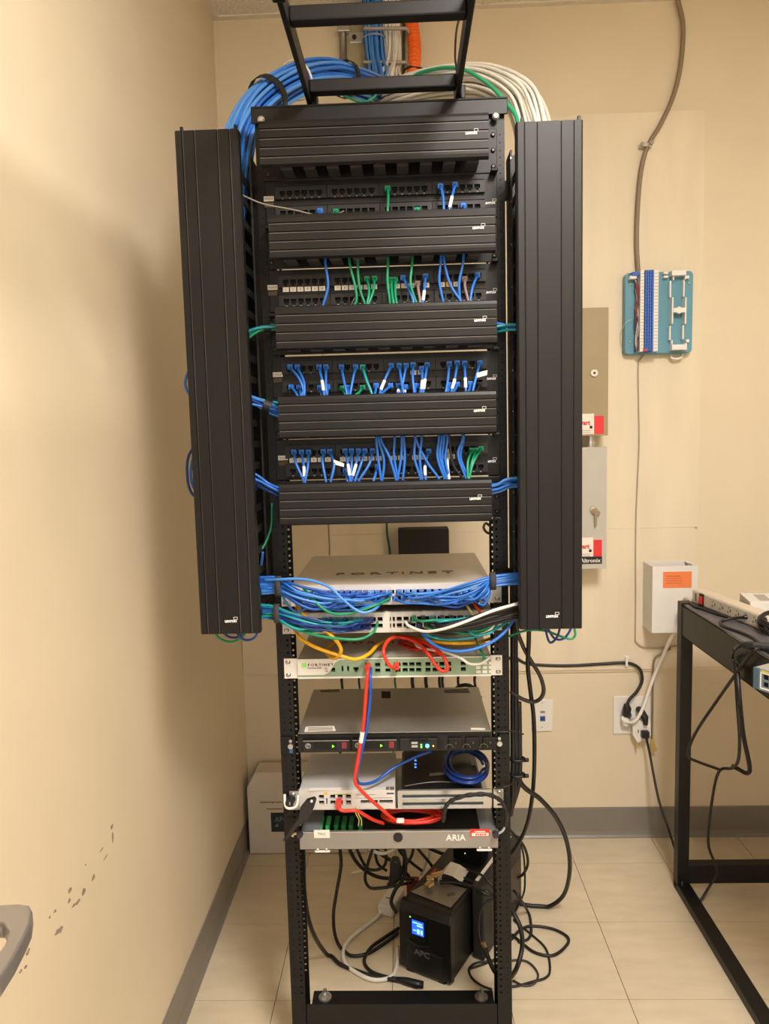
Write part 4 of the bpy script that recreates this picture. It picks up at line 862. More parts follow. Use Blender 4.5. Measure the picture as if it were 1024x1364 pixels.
# punch-down block on its teal plate
WT = thing('punch_down_block', 'teal backed telephone punch-down block with blue and white strips on the back wall', 'terminal block', (.9, .95, 1.7))
TEALM = mat('teal_enamel', (94, 150, 172), .4, var=.06, scale=6)
yk = .918
def K(px, py, y=None): return at(px, py, Y=yk if y is None else y)
def rrect(x0, x1, z0, z1, r, y):
    pts = []
    for cx, cz, a0 in ((x1-r, z1-r, 0), (x0+r, z1-r, 90), (x0+r, z0+r, 180), (x1-r, z0+r, 270)):
        for k in range(5): th = math.radians(a0+22.5*k); pts.append((cx+r*math.cos(th), y, cz+r*math.sin(th)))
    return pts
kx0, kx1 = K(832, 420).x, K(922.5, 420).x; kz0, kz1 = K(878, 471).z, K(878, 362).z
MB().prism(rrect(kx0, kx1, kz0, kz1, .014, yk), (0, .03, 0)).build('back_plate', TEALM, WT, bev=.003)
for a, b in ((852.5, 857.5), (870.5, 876.5)):
    xa, xb = K(a, 415, yk-.03).x, K(b, 415, yk-.03).x; za, zb_ = K(860, 468, yk-.03).z, K(860, 360, yk-.03).z
    dz = MB().box(xa, xb, yk-.03, yk, za, zb_).build('label_strip', WHITE, WT)
    g = MB()
    for k in range(1, 25): z = za+(zb_-za)*k/25; g.box(xa+(xb-xa)*.2, xb-(xb-xa)*.1, yk-.0304, yk-.03, z-.0006, z+.0006)
    g.build('tick', mat('grey_print', (120, 112, 108), .7), dz)
xa, xb = K(858, 415, yk-.03).x, K(870, 415, yk-.03).x
for k in range(4):
    w_ = (xb-xa)/4; st = MB().box(xa+k*w_+.001, xa+(k+1)*w_-.001, yk-.034, yk-.002, za, zb_).build('contact_strip', mat('contact_blue', (48, 96, 190), .4), WT)
    g = MB()
    for j in range(26): z = za+(zb_-za)*(j+.5)/26; g.box(xa+k*w_+.0012, xa+(k+1)*w_-.0012, yk-.0355, yk-.034, z-.0022, z+.0016)
    g.build('contact', mat('contact_pale', (74, 124, 214), .4), st)
MB().box(xa, xb, yk-.004, yk, za, zb_).build('strip_bed', NAVY, WT)
rn = random.Random(4)
for k in range(12):
    m_ = [mat('w_brown', (120, 70, 50), .6), mat('w_grey', (150, 146, 150), .6), mat('w_violet', (96, 60, 110), .6), mat('w_red', (170, 50, 50), .6), mat('w_white', (210, 204, 196), .6), mat('w_slate', (60, 58, 66), .6)][k % 6]
    P = [K(848+rn.uniform(-2.5, 2.5), 374+j*13+rn.uniform(-3, 3), yk-.008-rn.uniform(0, .012)) for j in range(8)]
    MB().tube(spline(P, 3), .0016, 5).build('wire', m_, WT, smooth=True)
def kb(name, m_, px0, px1, py0, py1, d, d0=0): return MB().box(K(px0, py0, yk-d).x, K(px1, py0, yk-d).x, yk-d, yk-d0, K(px0, py1, yk-d).z, K(px0, py0, yk-d).z).build(name, m_, WT, bev=.001)
kb('wire_guide', mat('contact_blue', (48, 96, 190), .4), 842, 851, 362, 367, .03); kb('wire_guide', WHITE, 839, 848, 367, 371.5, .025); kb('wire_guide', mat('contact_blue', (48, 96, 190), .4), 840, 846, 364, 367, .02)
for px0, px1, py0, py1 in ((895,914,360,367),(896,898,367,373),(912,914,367,372),(892,894,374,396),(910,912,373,395),(895,897,396,431),(912.5,914.5,396,431),(897,913,410,416),(891.5,893.5,434,453),(909,911,433,452),(895,912,459,466),(894,896,453,460),(912,915,457,466),(914,918,367,371),(914,918,452,456),(884,890,362,365),(884,890,367,370)):
    kb('bracket_bar', WHITE, px0, px1, py0, py1, .03 if py0 > 395 and py0 < 420 or py0 < 362 or py0 > 455 else .018)
MB().prism([K(x, y, yk-.031) for x, y in ((897,410.5),(901,410),(904.5,408),(908,410),(913,410.5),(913,416),(908,416),(904.5,418),(901,416),(897,416))], (0, .012, 0)).build('bracket_plate', WHITE, WT)
kb('red_clip', mat('clip_red', (190, 50, 70), .5), 857, 861.5, 464, 468, .036)
for px, py in ((839,379),(838,455),(917,377),(916,455)): p = K(px, py); screw((p.x, yk, p.z), (0, -1, 0), .004, STEEL, WT)
MB().tube(spline([K(893,468,.945), K(894,476,.93), K(900,478,.93), K(907,476,.93), K(909,468,.945)], 5), .004, 7).build('wire_loop', WHTJ, WT, smooth=True)
MB().tube(spline([K(842,425), K(833,430), K(827,443,.94), K(826,455,.945), K(830,466,.945), K(836,470)], 5), .0009, 5).build('loose_wire', mat('w_white', (210, 204, 196), .6), WT, smooth=True)
# conduit-like cable above the block
o = cable('feed_cable', 'thick grey-brown cable coming down the wall to the punch-down block', 'cable', [(898,-25,.945),(903,2,.943),(909,30,.942),(909,60,.942),(905,95,.941),(896,130,.94),(880,165,.935),(866,188,.932),(858,208,.932),(852,240,.935),(848.5,290,.937),(848,330,.937),(850,365,.937),(850,372,.925)], .0075, mat('taupe_jacket', (140, 122, 100), .5))
o = thing('cable_clamp', 'small metal clamp holding the thick grey-brown cable to the wall', 'clamp', at(862, 193, Y=.945))
p = at(862, 193, Y=.932); MB().box(p.x-.024, p.x+.016, .925, .9495, p.z-.007, p.z+.006).build('clip', STEEL, o, bev=.003); MB().cyl((p.x+.010, .925, p.z+.003), (p.x+.010, .918, p.z+.003), .007, 10).cyl((p.x-.020, .925, p.z), (p.x-.020, .920, p.z), .006, 10).build('bolt', mat('dull_bolt', (150, 142, 130), .4, .7), o)
cable('station_wire', 'thin grey wire stapled straight down the wall under the punch-down block', 'wire', [(862,468,.93),(855,476,.945),(850,488,.946),(850.5,540,.946),(851,590,.946),(849,640,.946),(847,690,.946),(846.5,740,.946),(846.5,800,.946),(846,845,.946),(847,855,.945),(857,862,.944),(880,863.5,.944),(897,861,.944),(914,858,.944),(923,847,.944)], .0022, mat('greige_jacket', (176, 160, 136), .5))
# white open-topped box with orange note
WBX = thing('wall_box', 'white open-topped metal box with an orange note on the back wall above the desk leg', 'box', (.925, .9, .778))
x0, x1, z0, z1, yf = .849, .998, .7785, 1.004, .852; th = .003
MB().box(x0, x1, yf, yf+th, z0, z1).build('front', WHITEP, WBX)
for xs0 in (x0, x1-th): MB().box(xs0, xs0+th, yf+th, .946, z0, z1).build('side', WHITEP, WBX)
MB().box(x0, x1, .946, .9495, z0, z1).build('back', WHITEP, WBX); MB().box(x0+th, x1-th, yf+th, .946, z0, z0+th).build('bottom', WHITEP, WBX)
MB().box(x0+th, x1-th, yf+th, yf+.011, z1-.002, z1-.0003).box(x0+th, x0+.010, yf+.011, .946, z1-.002, z1-.0003).box(x1-.010, x1-th, yf+.011, .946, z1-.002, z1-.0003).build('rim', WHITEP, WBX)
MB().box(x0+.003, x1-.003, yf+.003, .946, z1-.08, z1-.078).build('inner_shelf', mat('inner_grey', (150, 140, 132), .8), WBX)  # greyer sheet below the rim of the white box
nt = MB().box(at(883, 770, Y=yf).x, at(921, 770, Y=yf).x, yf-.0009, yf-.0001, at(900, 783, Y=yf).z, at(900, 761.5, Y=yf).z).build('orange_note', mat('orange_note', (236, 132, 78), .7), WBX)
nx, nz = at(885.5, 770, Y=yf).x, at(900, 767, Y=yf).z
for k in range(4):
    MB().tube([(nx+.003+.0016*q, yf-.0012, nz-k*.0082+.0016*math.sin(q*1.9+k)*(1 if q % 7 else -.6)) for q in range(34 if k else 30)], .0005 if k else .0008, 4).build('handwriting', mat('note_ink', (176, 84, 50), .7), nt)
# wall plates
JP = thing('data_plate', 'white single wall plate with a blue data jack, low on the back wall', 'wall plate', (.5, .962, .4))
pa, pb = at(708, 932, Y=.957), at(736, 974, Y=.957)
MB().box(pa.x, pb.x, .956, .962, pb.z, pa.z).build('plate', WHITE, JP, bev=.002)
p = at(722.5, 957, Y=.956); MB().box(p.x-.009, p.x+.009, .953, .956, p.z-.009, p.z+.009).build('jack', mat('jack_blue', (40, 92, 170), .4), JP, bev=.001); MB().box(p.x-.005, p.x+.005, .9525, .953, p.z-.005, p.z+.003).build('jack_opening', NAVY, JP)
p = at(722.5, 948, Y=.956); MB().box(p.x-.008, p.x+.008, .954, .956, p.z-.004, p.z+.003).build('blank_insert', mat('dull_insert', (140, 132, 124), .5), JP)
for y in (936, 968): p = at(722, y, Y=.956); screw((p.x, .956, p.z), (0, -1, 0), .003, STEEL, JP)
OP = thing('outlet_plate', 'white double outlet plate with plugs and an adapter in it', 'wall plate', (.82, .962, .38))
pa, pb = at(817, 928, Y=.957), at(866, 977, Y=.957)
MB().box(pa.x, pb.x, .956, .962, pb.z, pa.z).build('plate', WHITE, OP, bev=.002)
for (px, py) in ((834, 945), (834, 962), (852, 945), (852, 962)): p = at(px, py, Y=.956); MB().box(p.x-.015, p.x+.015, .9535, .956, p.z-.013, p.z+.013).build('receptacle', mat('receptacle', (226, 220, 210), .4), OP, bev=.004)
def plug_thing(name, lab, pts, m_, wd):
    P = [at(x, y, Y=Y) for x, y, Y in pts]; t = MB().tube(P, wd, 10, rr=[wd*(.9 if i == 0 else 1 if i < len(P)-1 else .6) for i in range(len(P))]).build(name, m_, smooth=False, bev=.002); return tag(t, lab, 'plug')
plug_thing('power_plug', 'black plug in the double outlet at the end of the cord along the wall', [(836,953,.95),(834,950,.93),(835,944,.918),(834,938,.915)], BLKJ, .015)
plug_thing('power_plug', 'black plug hanging in the double outlet behind the white cord', [(850,944,.95),(854,948,.93),(859,956,.92),(860,966,.915)], BLKJ, .012)
plug_thing('power_plug', 'white plug at the end of the white cord in the double outlet', [(836,966,.95),(833,963,.935),(832,957,.93),(836,962,.92)], WHITE, .013)
o = thing('outlet_adapter', 'white multi-way adapter hanging crooked from the double outlet', 'adapter', at(856, 980, Y=.93))
MB().prism([at(x, y, Y=.925) for x, y in ((842,961),(848,957),(856,962),(864,957),(867,962),(867,981),(858,987),(849,990),(843,980))], (0, .028, 0)).build('body', WHITE, o, bev=.003)
for x in (850, 858): p = at(x, 974, Y=.9245); MB().cb((p.x, .9245, p.z), (.003, .002, .009)).build('slot', DARK, o)
p = at(859, 978, Y=.915); MB().cb((p.x, .915, p.z), (.026, .022, .024)).build('inserted_plug', BLKJ, o, bev=.003)
MB().prism([at(x, y, Y=.93) for x, y in ((866,985),(870,984),(875,999),(870,1003))], (0, .001, 0)).build('hang_tag', mat('yellow_tag', (196, 160, 90), .7), o)
MB().prism([at(x, y, Y=.93) for x, y in ((846,985),(848,984),(851,997),(849,998))], (0, .001, 0)).build('hang_tag', mat('yellow_tag', (196, 160, 90), .7), o)
cable('power_cable', 'black power cord clipped along the back wall to the double outlet', 'power cord', [(668,1062,.95),(667,960,.95),(669,888,.95),(677,877,.95),(688,877,.95),(702,884,.95),(735,886.5,.95),(766,886.5,.949),(800,884.5,.948),(831,883,.945),(845,886,.943),(853,893,.94),(855,907,.937),(848,921,.93),(838,932,.925),(834.5,942,.918)], .0055, BLKJ)
o = MB().cb(at(834, 881, Y=.944), (.008, .012, .034)).cb(at(834, 876, Y=.952), (.018, .006, .014)).build('cord_clip', WHITE, bev=.001); tag(o, 'small white clip holding the black cord to the wall', 'clip')
cable('power_cable', 'white power cord slanting down from the power strip to the double outlet', 'power cord', [(921,800,.66),(912,798,.76),(905,815,.82),(899,836,.86),(884,871,.89),(870,903,.905),(858,938,.905),(850,955,.905),(842,962,.91),(834,961,.925)], .006, WHTJ)
cable('wall_wire', 'thin taupe wire running down the wall behind the white cord', 'wire', [(893,864,.944),(880,871,.944),(871,880,.944),(869.5,910,.945),(869,950,.947),(868,989,.95)], .0035, mat('taupe_jacket', (140, 122, 100), .5))

# ---------------------------------------------------------------- desk
DK = thing('work_table', 'black steel work table in the corner by the wall outlets', 'table', (1.2, .4, 0))
dx0 = .8665; zt = .9276; ex = 1.75; yr, yn = .664, -.55
SL = mat('table_top_grey', (104, 102, 106), .4, .2, var=.06)
MB().box(dx0+.004, ex, yn, yr, zt-.006, zt).build('table_top', SL, DK, bev=.002)
zs = zt-.098
MB().box(dx0, dx0+.006, yn, yr, zs, zt-.0065).box(dx0, dx0+.03, yn, yr, zs, zs+.004).build('side_beam', BLACK, DK, bev=.001)
MB().box(dx0+.02, ex-.02, yr-.006, yr, zs, zt-.0065).build('rear_beam', BLACK, DK, bev=.001)
for (xx, yy) in ((dx0, yr-.034), (dx0, yn), (ex-.034, yr-.034), (ex-.034, yn)):
    MB().box(xx-.002, xx+.034, yy, yy+.036, .012 if yy != yn else .0, zt+.004).build('leg', BLACK, DK, bev=.002)
for xx in (dx0, ex-.04): MB().box(xx-.002, xx+.040, yn, yr, .0, .026).build('foot_bar', BLACK, DK, bev=.002)
MB().box(dx0+.03, ex-.03, yr-.036, yr-.004, .030, .092).build('cross_bar', BLACK, DK, bev=.002)
# power strip lying askew on the table
PS = thing('power_strip', 'beige power strip with a red switch lying on the table', 'power strip', (.93, .5, zt))
A_, B2 = at(921, 803, z=zt), at(1012, 840, z=zt); ux = (B2-A_).normalized(); nv = Vector((0, 0, 1)).cross(ux); nv = nv if nv.x > 0 else -nv; L = (B2-A_).length+.03
Mx = Matrix((ux, nv, Vector((0, 0, 1)))).transposed().to_4x4(); Mx.translation = A_
BEI = mat('strip_beige', (214, 202, 182), .45, var=.03)
MB().box(0, L, 0, .042, .001, .043, Mx).build('body', BEI, PS, bev=.005)
MB().box(L*.27, L*.93, -.001, .004, .006, .038, Mx).build('outlet_face', mat('strip_face', (200, 192, 176), .45), PS, bev=.001)
MB().box(L*.125, L*.185, -.003, .004, .004, .040, Mx).build('switch_frame', DARK, PS, bev=.001)
MB().box(L*.135, L*.175, -.007, .0, .008, .032, Mx).build('switch', mat('switch_red', (206, 40, 40), .3), PS, bev=.002)
MB().box(L*.05, L*.075, -.0006, .004, .012, .034, Mx).build('rating_label', mat('grey_print', (120, 112, 108), .7), PS)
for k in range(6):
    c = L*(.32+.105*k)
    MB().box(c-.004, c-.001, -.0016, .0, .014, .019, Mx).box(c+.008, c+.011, -.0016, .0, .018, .026, Mx).box(c+.0, c+.003, -.0016, .0, .028, .031, Mx).build('outlet_slots', DARK, PS)
def onT(px, py, dz=.004): return at(px, py, z=zt+dz)
WB2 = thing('white_box', 'small white box with print on its lid behind the power strip on the table', 'box', at(1010, 820, z=zt))
c0 = at(984.5, 812, z=zt); c1 = at(1005, 832, z=zt); d_ = (c1-c0).normalized(); n2 = Vector((-d_.y, d_.x, 0)); n2 = n2 if n2.x > 0 else -n2
M2 = Matrix((d_, n2, Vector((0, 0, 1)))).transposed().to_4x4(); M2.translation = c0; L2 = .12
MB().box(0, L2, 0, .16, .002, .050, M2).build('carton', WHITEP, WB2, bev=.001)
MB().box(.02, L2-.02, .03, .06, .050, .0504, M2).box(.05, L2-.02, .08, .085, .050, .0504, M2).build('lid_print', mat('lid_grey', (170, 166, 160), .6), WB2)
p = onT(1022, 828, .03); coil('black cord coiled beside the power strip on the table', 'cord_coil', p+Vector((.03, -.02, -.018)), .05, .04, 5, BLKJ, .0055, 21, .3, .015)
o = cable('power_cable', 'black cord plugged into the power strip and curling across the table', 'power cord', [onT(994, 822, .022), onT(975, 824, .012), onT(960, 828), onT(963, 834), onT(985, 842), onT(1003, 850), onT(1018, 864), onT(1030, 872)], .0042, BLKJ)
a, b = onT(990, 822, .022), onT(1010, 821, .024); MB().tube([a, a+(b-a)*.3, a+(b-a)*.35, b], .009, 12, rr=[.005, .008, .0125, .0125]).build('plug', BLKJ, o, bev=.001)
cable('power_cable', 'black cord lying along the foot of the power strip', 'power cord', [onT(917, 801), onT(925, 808), onT(938, 812), onT(955, 818), onT(972, 823)], .004, BLKJ)
o = cable('power_cable', 'black cord drooping from an inline connector over the table edge', 'power cord', [onT(990, 859, .008), onT(983, 861), onT(977, 866, .008), at(975, 874, x=.856), at(979, 896, x=.854), at(982, 940, x=.853), at(985, 985, x=.86), at(983, 1012, x=.87), at(975, 1023, Y=.38), at(958, 1027, Y=.42), at(949, 1060, Y=.48), at(943, 1122, Y=.55), at(954, 1158, Y=.58), at(942, 1185, Y=.58), at(927, 1204, z=.004), at(911, 1192, z=.004), at(905, 1153, Y=.66), at(892, 1110, Y=.76), at(877, 1064, Y=.83), at(865, 1003, Y=.905), at(860, 980, Y=.912)], .0042, BLKJ)
MB().tube([onT(988, 859, .009), onT(993, 859, .010), onT(1003, 860, .011), onT(1026, 862, .011)], .01, 10, rr=[.006, .009, .010, .010]).build('inline_connector', BLKJ, o)
cable('power_cable', 'black cord crossing over the table edge and looping widely below it', 'power cord', [onT(1035, 862, .006), onT(1020, 862, .006), onT(1005, 866, .006), at(990, 884, x=.853), at(979, 899, x=.85), at(955, 933, Y=.33), at(930, 970, Y=.4), at(918, 995, Y=.43), at(917, 1008, Y=.44), at(930, 1015, Y=.46), at(958, 1025, Y=.49)], .0042, BLKJ)
cable('power_cable', 'doubled black cord hanging straight below the table edge', 'power cord', [at(979, 885, x=.852), at(982, 900, x=.851), at(985, 935, x=.853), at(990, 980, Y=.35), at(998, 1020, Y=.4), at(995, 1030, Y=.42), at(982, 1024, Y=.44), at(974, 1020, Y=.45)], .006, BLKJ)
NS = thing('desk_switch', 'slate grey network switch overhanging the table edge', 'network switch', at(1010, 905, Y=.15))
q0 = at(1003.5, 926, Y=.14); q1 = at(1003.5, 891, Y=.14); zb_ = zt+.0005
q0 = Vector((.845, .135, zb_)); hN = .044
aN = math.radians(-60); uN = Vector((math.cos(aN), math.sin(aN), 0)); vN = Vector((-uN.y, uN.x, 0))
q0 = at(1003.5, 916, z=zb_); MN = Matrix((uN, vN, Vector((0, 0, 1)))).transposed().to_4x4(); MN.translation = q0
MB().box(0, .40, 0.002, .22, 0, hN, MN).build('case', mat('case_grey', (168, 166, 164), .4, .3), NS, bev=.002)
MB().box(0, .014, -.004, .002, -.0005, hN+.0005, MN).build('end_cap', mat('slate_blue', (74, 98, 116), .4), NS, bev=.002)
fr_ = MB()
hs = [(.022+k*.0155, .034+k*.0155, z, z+.011) for k in range(6) for z in (.009, .024)]
holed(.014, .40, 0, hN, hs, -.003, .004, fr_); fr2 = MB(); fr2.v = [MN @ p for p in fr_.v]; fr2.f = fr_.f; fr2.build('front_panel', mat('slate_front', (112, 126, 134), .4), NS)
MB().box(.0175, .115, -.0035, -.0028, .004, .007, MN).box(.0175, .115, -.0035, -.0028, .036, .039, MN).box(.016, .0185, -.0035, -.0028, .004, .039, MN).build('port_outline', WHITE, NS)
MB().box(.018, .115, -.004, -.003, .0395, .0425, MN).build('yellow_line', mat('yellow_line', (206, 196, 60), .5), NS)
MB().box(.0145, .39, .0012, .0018, .002, hN-.002, MN).build('port_back', HOLE, NS)
o = MB().prism([at(x, y, z=.001) for x, y in ((983,1169),(1000,1167),(1012,1171),(1000,1174),(988,1173))], (0, 0, .0008)).build('paper_scrap', PAPER); tag(o, 'white paper scrap on the floor under the table', 'paper')

# ---------------------------------------------------------------- cords down the cabinet side of the rack
cable('power_cable', 'thick black cord in a big open loop beside the rack foot', 'power cord', [(690,1000,.12),(693,1042,.14),(720,1065,.2),(743,1093,.28),(756,1126,.36),(758.5,1161,.44),(750,1193,.52),(729,1208),(705,1206),(684,1202),(660,1200,.6)], .0062, BLKJ)
cable('power_cable', 'black cord hanging from the side manager down to the floor beside the rack', 'power cord', [(704.5,830,.0),(704,860,.02),(703,889,.05),(707,925,.08),(711,960,.11),(711.5,1020,.16),(708,1067,.22),(700,1103,.3),(684,1133,.38),(665,1150,.45)], .0052, BLKJ)
cable('power_cable', 'black cord in a short loop above the data plate', 'power cord', [(686,815,.02),(689,840,.02),(697,862,.03),(707,880,.04),(719,900,.05),(724,918,.06),(720,930,.07),(710,935,.08),(695,931,.08),(680,921,.08)], .0048, mat('dark_grey_jacket', (58, 54, 52), .5))
for k, (dx, y0, y1) in enumerate(((0, 830, 1045), (4, 880, 1040), (8, 935, 1040), (3, 700, 1010))):
    cable('power_cable', 'black cord running straight down behind the rack post by the cabinets, %s of four' % ORD[k], 'power cord', [(683+dx, y0, .085),(683+dx*1.1, (y0+y1)/2, .085),(683+dx, y1, .085),(680, y1+40, .12)], .0065, BLKJ)
for k, y in enumerate((1011, 1032)):
    c = at(689, y, Y=.085); o = MB().tube([c+Vector((.016*math.cos(t*PI/7), .012*math.sin(t*PI/7), 0)) for t in range(14)], .004, 6, closed=True).tube([c+Vector((.014, -.006, 0)), c+Vector((.024, -.010, .002))], .005, 8).build('cable_strap', DARK, smooth=True); tag(o, 'black strap around the straight cords by the rack post, %s' % ('upper' if k == 0 else 'lower'), 'strap')
cable('side_wire', 'thin dark wire strung round the rack post beside the server', 'wire', [(655,974,-.006),(672,975,-.012),(684,974,.0),(697,978,.05)], .0018, BLKJ)
cable('side_wire', 'thin dark wire strung round the rack post beside the modem', 'wire', [(660,1049,-.006),(676,1047,-.010),(688,1040,.03),(693,1036,.08)], .0018, BLKJ)
cable('power_cable', 'black cord in a flat teardrop loop on the floor beside the rack', 'power cord', [(680,1252),(694,1238),(710,1233.5),(738,1238),(757,1250),(750,1264),(734,1273),(712,1268.5),(696,1257),(682,1245)], .0042, BLKJ)
cable('power_cable', 'thin black cord zigzagging outermost on the floor beside the rack', 'power cord', [(684,1225),(690,1231),(708,1245),(727,1264),(732.5,1290),(727,1302),(708,1308),(684,1314),(670,1312)], .0032, BLKJ)
cable('power_cable', 'thin dark cord in a round loop on the floor at the rack post', 'power cord', [(672,1284),(685,1279),(703,1281.5),(716,1296),(712.5,1309),(698.5,1313),(683,1306)], .003, mat('dark_grey_jacket', (58, 54, 52), .5))
cable('power_cable', 'thick black cord bowing out at the rack post near the floor', 'power cord', [(676,1195,.22),(683,1214,.22),(693,1236,.2),(695.5,1261,.2),(688,1290,.18),(678,1304)], .0062, BLKJ)
cable('power_cable', 'black cord in a small upper loop beside the rack post', 'power cord', [(675,1102,.42),(684,1111,.44),(698,1128,.48),(703,1149,.52),(696,1165,.54),(684,1171,.55)], .0042, BLKJ)
cable('power_cable', 'thin dark cord hanging straight from the small upper loop', 'power cord', [(690,1115,.44),(697,1138,.46),(699,1165,.5),(698,1187,.52),(691,1204,.5),(684,1218)], .003, BLKJ)
cable('power_cable', 'black cord with a kink hanging beside the rack post', 'power cord', [(684,1186,.46),(692,1196,.44),(703,1215),(707.5,1236),(704,1250),(690,1255)], .004, BLKJ)
# ---------------------------------------------------------------- uninterruptible supply on the floor
ang = math.atan2(-.0735, .134); ud = Vector((math.cos(ang), math.sin(ang), 0)); vd = Vector((-ud.y, ud.x, 0))
U0 = Vector((-.0095, .299, 0)); MU = Matrix((ud, vd, Vector((0, 0, 1)))).transposed().to_4x4(); MU.translation = U0
US = thing('backup_power_unit', 'black backup power unit with a lit blue display standing on the floor', 'power unit', U0+ud*.08+vd*.2)
UB = mat('ups_black', (22, 21, 21), .45, var=.1, bump=.1, bscale=500)
UW, UD, UH = .156, .42, .197
MB().box(.003, UW-.003, .02, UD, .004, UH-.002, MU).build('case', UB, US, bev=.006)
MB().prism([MU @ Vector(p) for p in ((0, 0, .012), (0, .024, .002), (0, .03, UH), (0, .012, UH), (0, .002, UH-.022))], ud*UW).build('front_bezel', mat('ups_bezel', (17, 16, 17), .38), US, bev=.004)
MB().box(.02, UW-.02, -.0012, .01, .006, .08, MU).build('lower_panel', UB, US, bev=.006)
MB().box(.032, .088, -.0014, .01, .102, .170, MU).build('display_window', mat('gloss_black', (16, 16, 18), .3), US, bev=.002)
sc_ = MB().box(.043, .078, -.0022, -.001, .120, .160, MU).build('screen', mat('lcd_blue', (28, 84, 255), .4, emit=1.5), US)
LCD = mat('lcd_pale', (150, 200, 255), .4, emit=1.1)
for (xa, xb, za, zb_) in ((.045, .074, .152, .155), (.058, .076, .145, .149), (.046, .056, .130, .133), (.058, .066, .124, .137), (.069, .075, .124, .137)): MB().box(xa, xb, -.0026, -.0021, za, zb_, MU).build('screen_digit', LCD, sc_)
MB().box(.036, .039, -.0022, -.001, .164, .167, MU).build('indicator_light', mat('green_led2', (90, 235, 90), .4, emit=2.5), US)
P = [MU @ Vector((.028+.064*t, -.0045*math.sin(PI*t)-.001, .098-.008*math.sin(PI*t))) for t in [k/10 for k in range(11)]]
MB().tube(P, .0022, 6).build('grip_ridge', UB, US)
text('APC', .0235, MU @ Vector((.048, -.0018, .062)), ud, (0, 0, 1), mat('dim_letter', (96, 94, 94), .4), US, bold=.0006, sx=1.05)
MB().box(.02, .04, .004, .03, 0, .006, MU).box(UW-.04, UW-.02, .004, .03, 0, .006, MU).box(.02, .04, UD-.05, UD-.02, 0, .006, MU).box(UW-.04, UW-.02, UD-.05, UD-.02, 0, .006, MU).build('foot', DARK, US)
sticker(US, ((547,1188),(577,1172),(622,1184),(600,1209)), UH+.0003, mat('silver_sheet', (150, 144, 134), .45, .3, var=.1, scale=60))
sticker(US, ((594,1191),(604,1188),(607,1192),(597,1195)), UH+.0008, TXT, name='print_mark')
# second black unit behind it
MV = MU.copy(); MV.translation = U0+ud*.160+vd*.13
BT = thing('battery_unit', 'slim black upright unit with a white label strip beside the power unit', 'power unit', U0+ud*.25+vd*.3)
MB().box(0, .036, .0, .30, .004, .222, MV).build('case', mat('battery_black', (40, 38, 38), .5), BT, bev=.006)
MB().box(.002, .012, .02, .28, .2222, .2226, MV).build('label_strip', PAPER, BT)
MB().box(.006, .03, .02, .05, 0, .006, MV).box(.006, .03, .25, .28, 0, .006, MV).build('foot', DARK, BT)
MB().box(.036, .0368, .06, .28, .05, .16, MV).build('side_panel', mat('taupe_panel', (92, 82, 72), .6), BT)
o = thing('black_adapter', 'black upright box standing on the back of the power unit', 'box', MU @ Vector((.085, .27, UH)))
MB().box(.045, .135, .255, .315, UH, UH+.125, MU).build('case', mat('gloss_black', (16, 16, 18), .3), o, bev=.004)
MB().cb(MU @ Vector((.085, .2545, UH+.028)), (.003, .001, .003)).build('indicator_light', mat('modem_led2', (200, 210, 220), .4, emit=1), o)
P = []
cp = [at(x, y, z=UH+h) for x, y, h in ((594,1163,.004),(593,1155,.03),(600,1148,.042),(612,1152,.034),(624,1160,.012))]
mb = MB(); ext = (at(600,1168,z=UH+.004)-at(594,1158,z=UH+.004)); ext = ud*.055-vd*.0
for i in range(4): mb.prism([cp[i], cp[i+1], cp[i+1]+Vector((.0005, 0, .0006)), cp[i]+Vector((.0005, 0, .0006))], -vd*.06+ud*.006)
tag(mb.build('curled_paper', PAPER), 'curled white paper lying on the power unit', 'paper')
o = thing('coax_splitter', 'small brass coax splitter with a red tag lying on the power unit', 'splitter', at(575, 1180, z=UH))
BR = mat('brass', (196, 170, 124), .3, .8)
MB().cb(at(573, 1172, z=UH+.012), (.022, .02, .018)).build('body', BR, o, bev=.002)
for (a, b) in (((566,1180),(573,1174)), ((578,1169),(600,1162)), ((574,1166),(596,1160)), ((570,1182),(577,1177))): MB().cyl(at(*a, z=UH+.014), at(*b, z=UH+.017), .0055, 10).build('connector', BR, o)
MB().prism([at(x, y, z=UH+.014) for x, y in ((569,1171),(579,1158),(583,1158),(574,1172))], (0, 0, .004)).build('red_tag', mat('tag_red', (176, 50, 36), .6), o)
for k, dy in enumerate((0, 7)):
    cable('coax_cable', 'black coax cable from the brass splitter, %s' % ('upper' if k == 0 else 'lower'), 'cable', [at(585, 1168+dy, z=UH+.014), at(605, 1168+dy, z=UH+.012), at(625, 1173+dy, z=UH+.010), at(645, 1186+dy*.6, z=UH+.010), at(658, 1196, z=UH-.01), at(664, 1215, z=UH-.06)], .0052, BLKJ)
cable('power_cable', 'black cord draping down the flank of the power unit', 'power cord', [at(660, 1196, Y=.2), at(644, 1205, Y=.2), at(637, 1225, Y=.2), at(638, 1250, Y=.2), at(646, 1270, Y=.19), at(655, 1286, Y=.17), (672,1302)], .0036, BLKJ)
cable('power_cable', 'black cord arching over the top of the power unit towards the battery unit', 'power cord', [at(622, 1158, z=.225), at(640, 1165, z=.235), at(652, 1176, z=.225), at(662, 1190, z=.2)], .0034, BLKJ)
o = cable('power_cable', 'black cord with a brass connector at the corner of the power unit', 'power cord', [at(646, 1262, Y=.16), at(650, 1275, Y=.15), at(660, 1296, Y=.14), at(674, 1308, z=.006)], .006, BLKJ)
MB().cyl(at(643, 1256, Y=.16), at(646, 1263, Y=.16), .0055, 10).build('connector', BR, o)
cable('power_cable', 'thin black cord on the floor in front of the battery unit', 'power cord', [(626,1290),(645,1284),(660,1278),(680,1280)], .003, BLKJ)
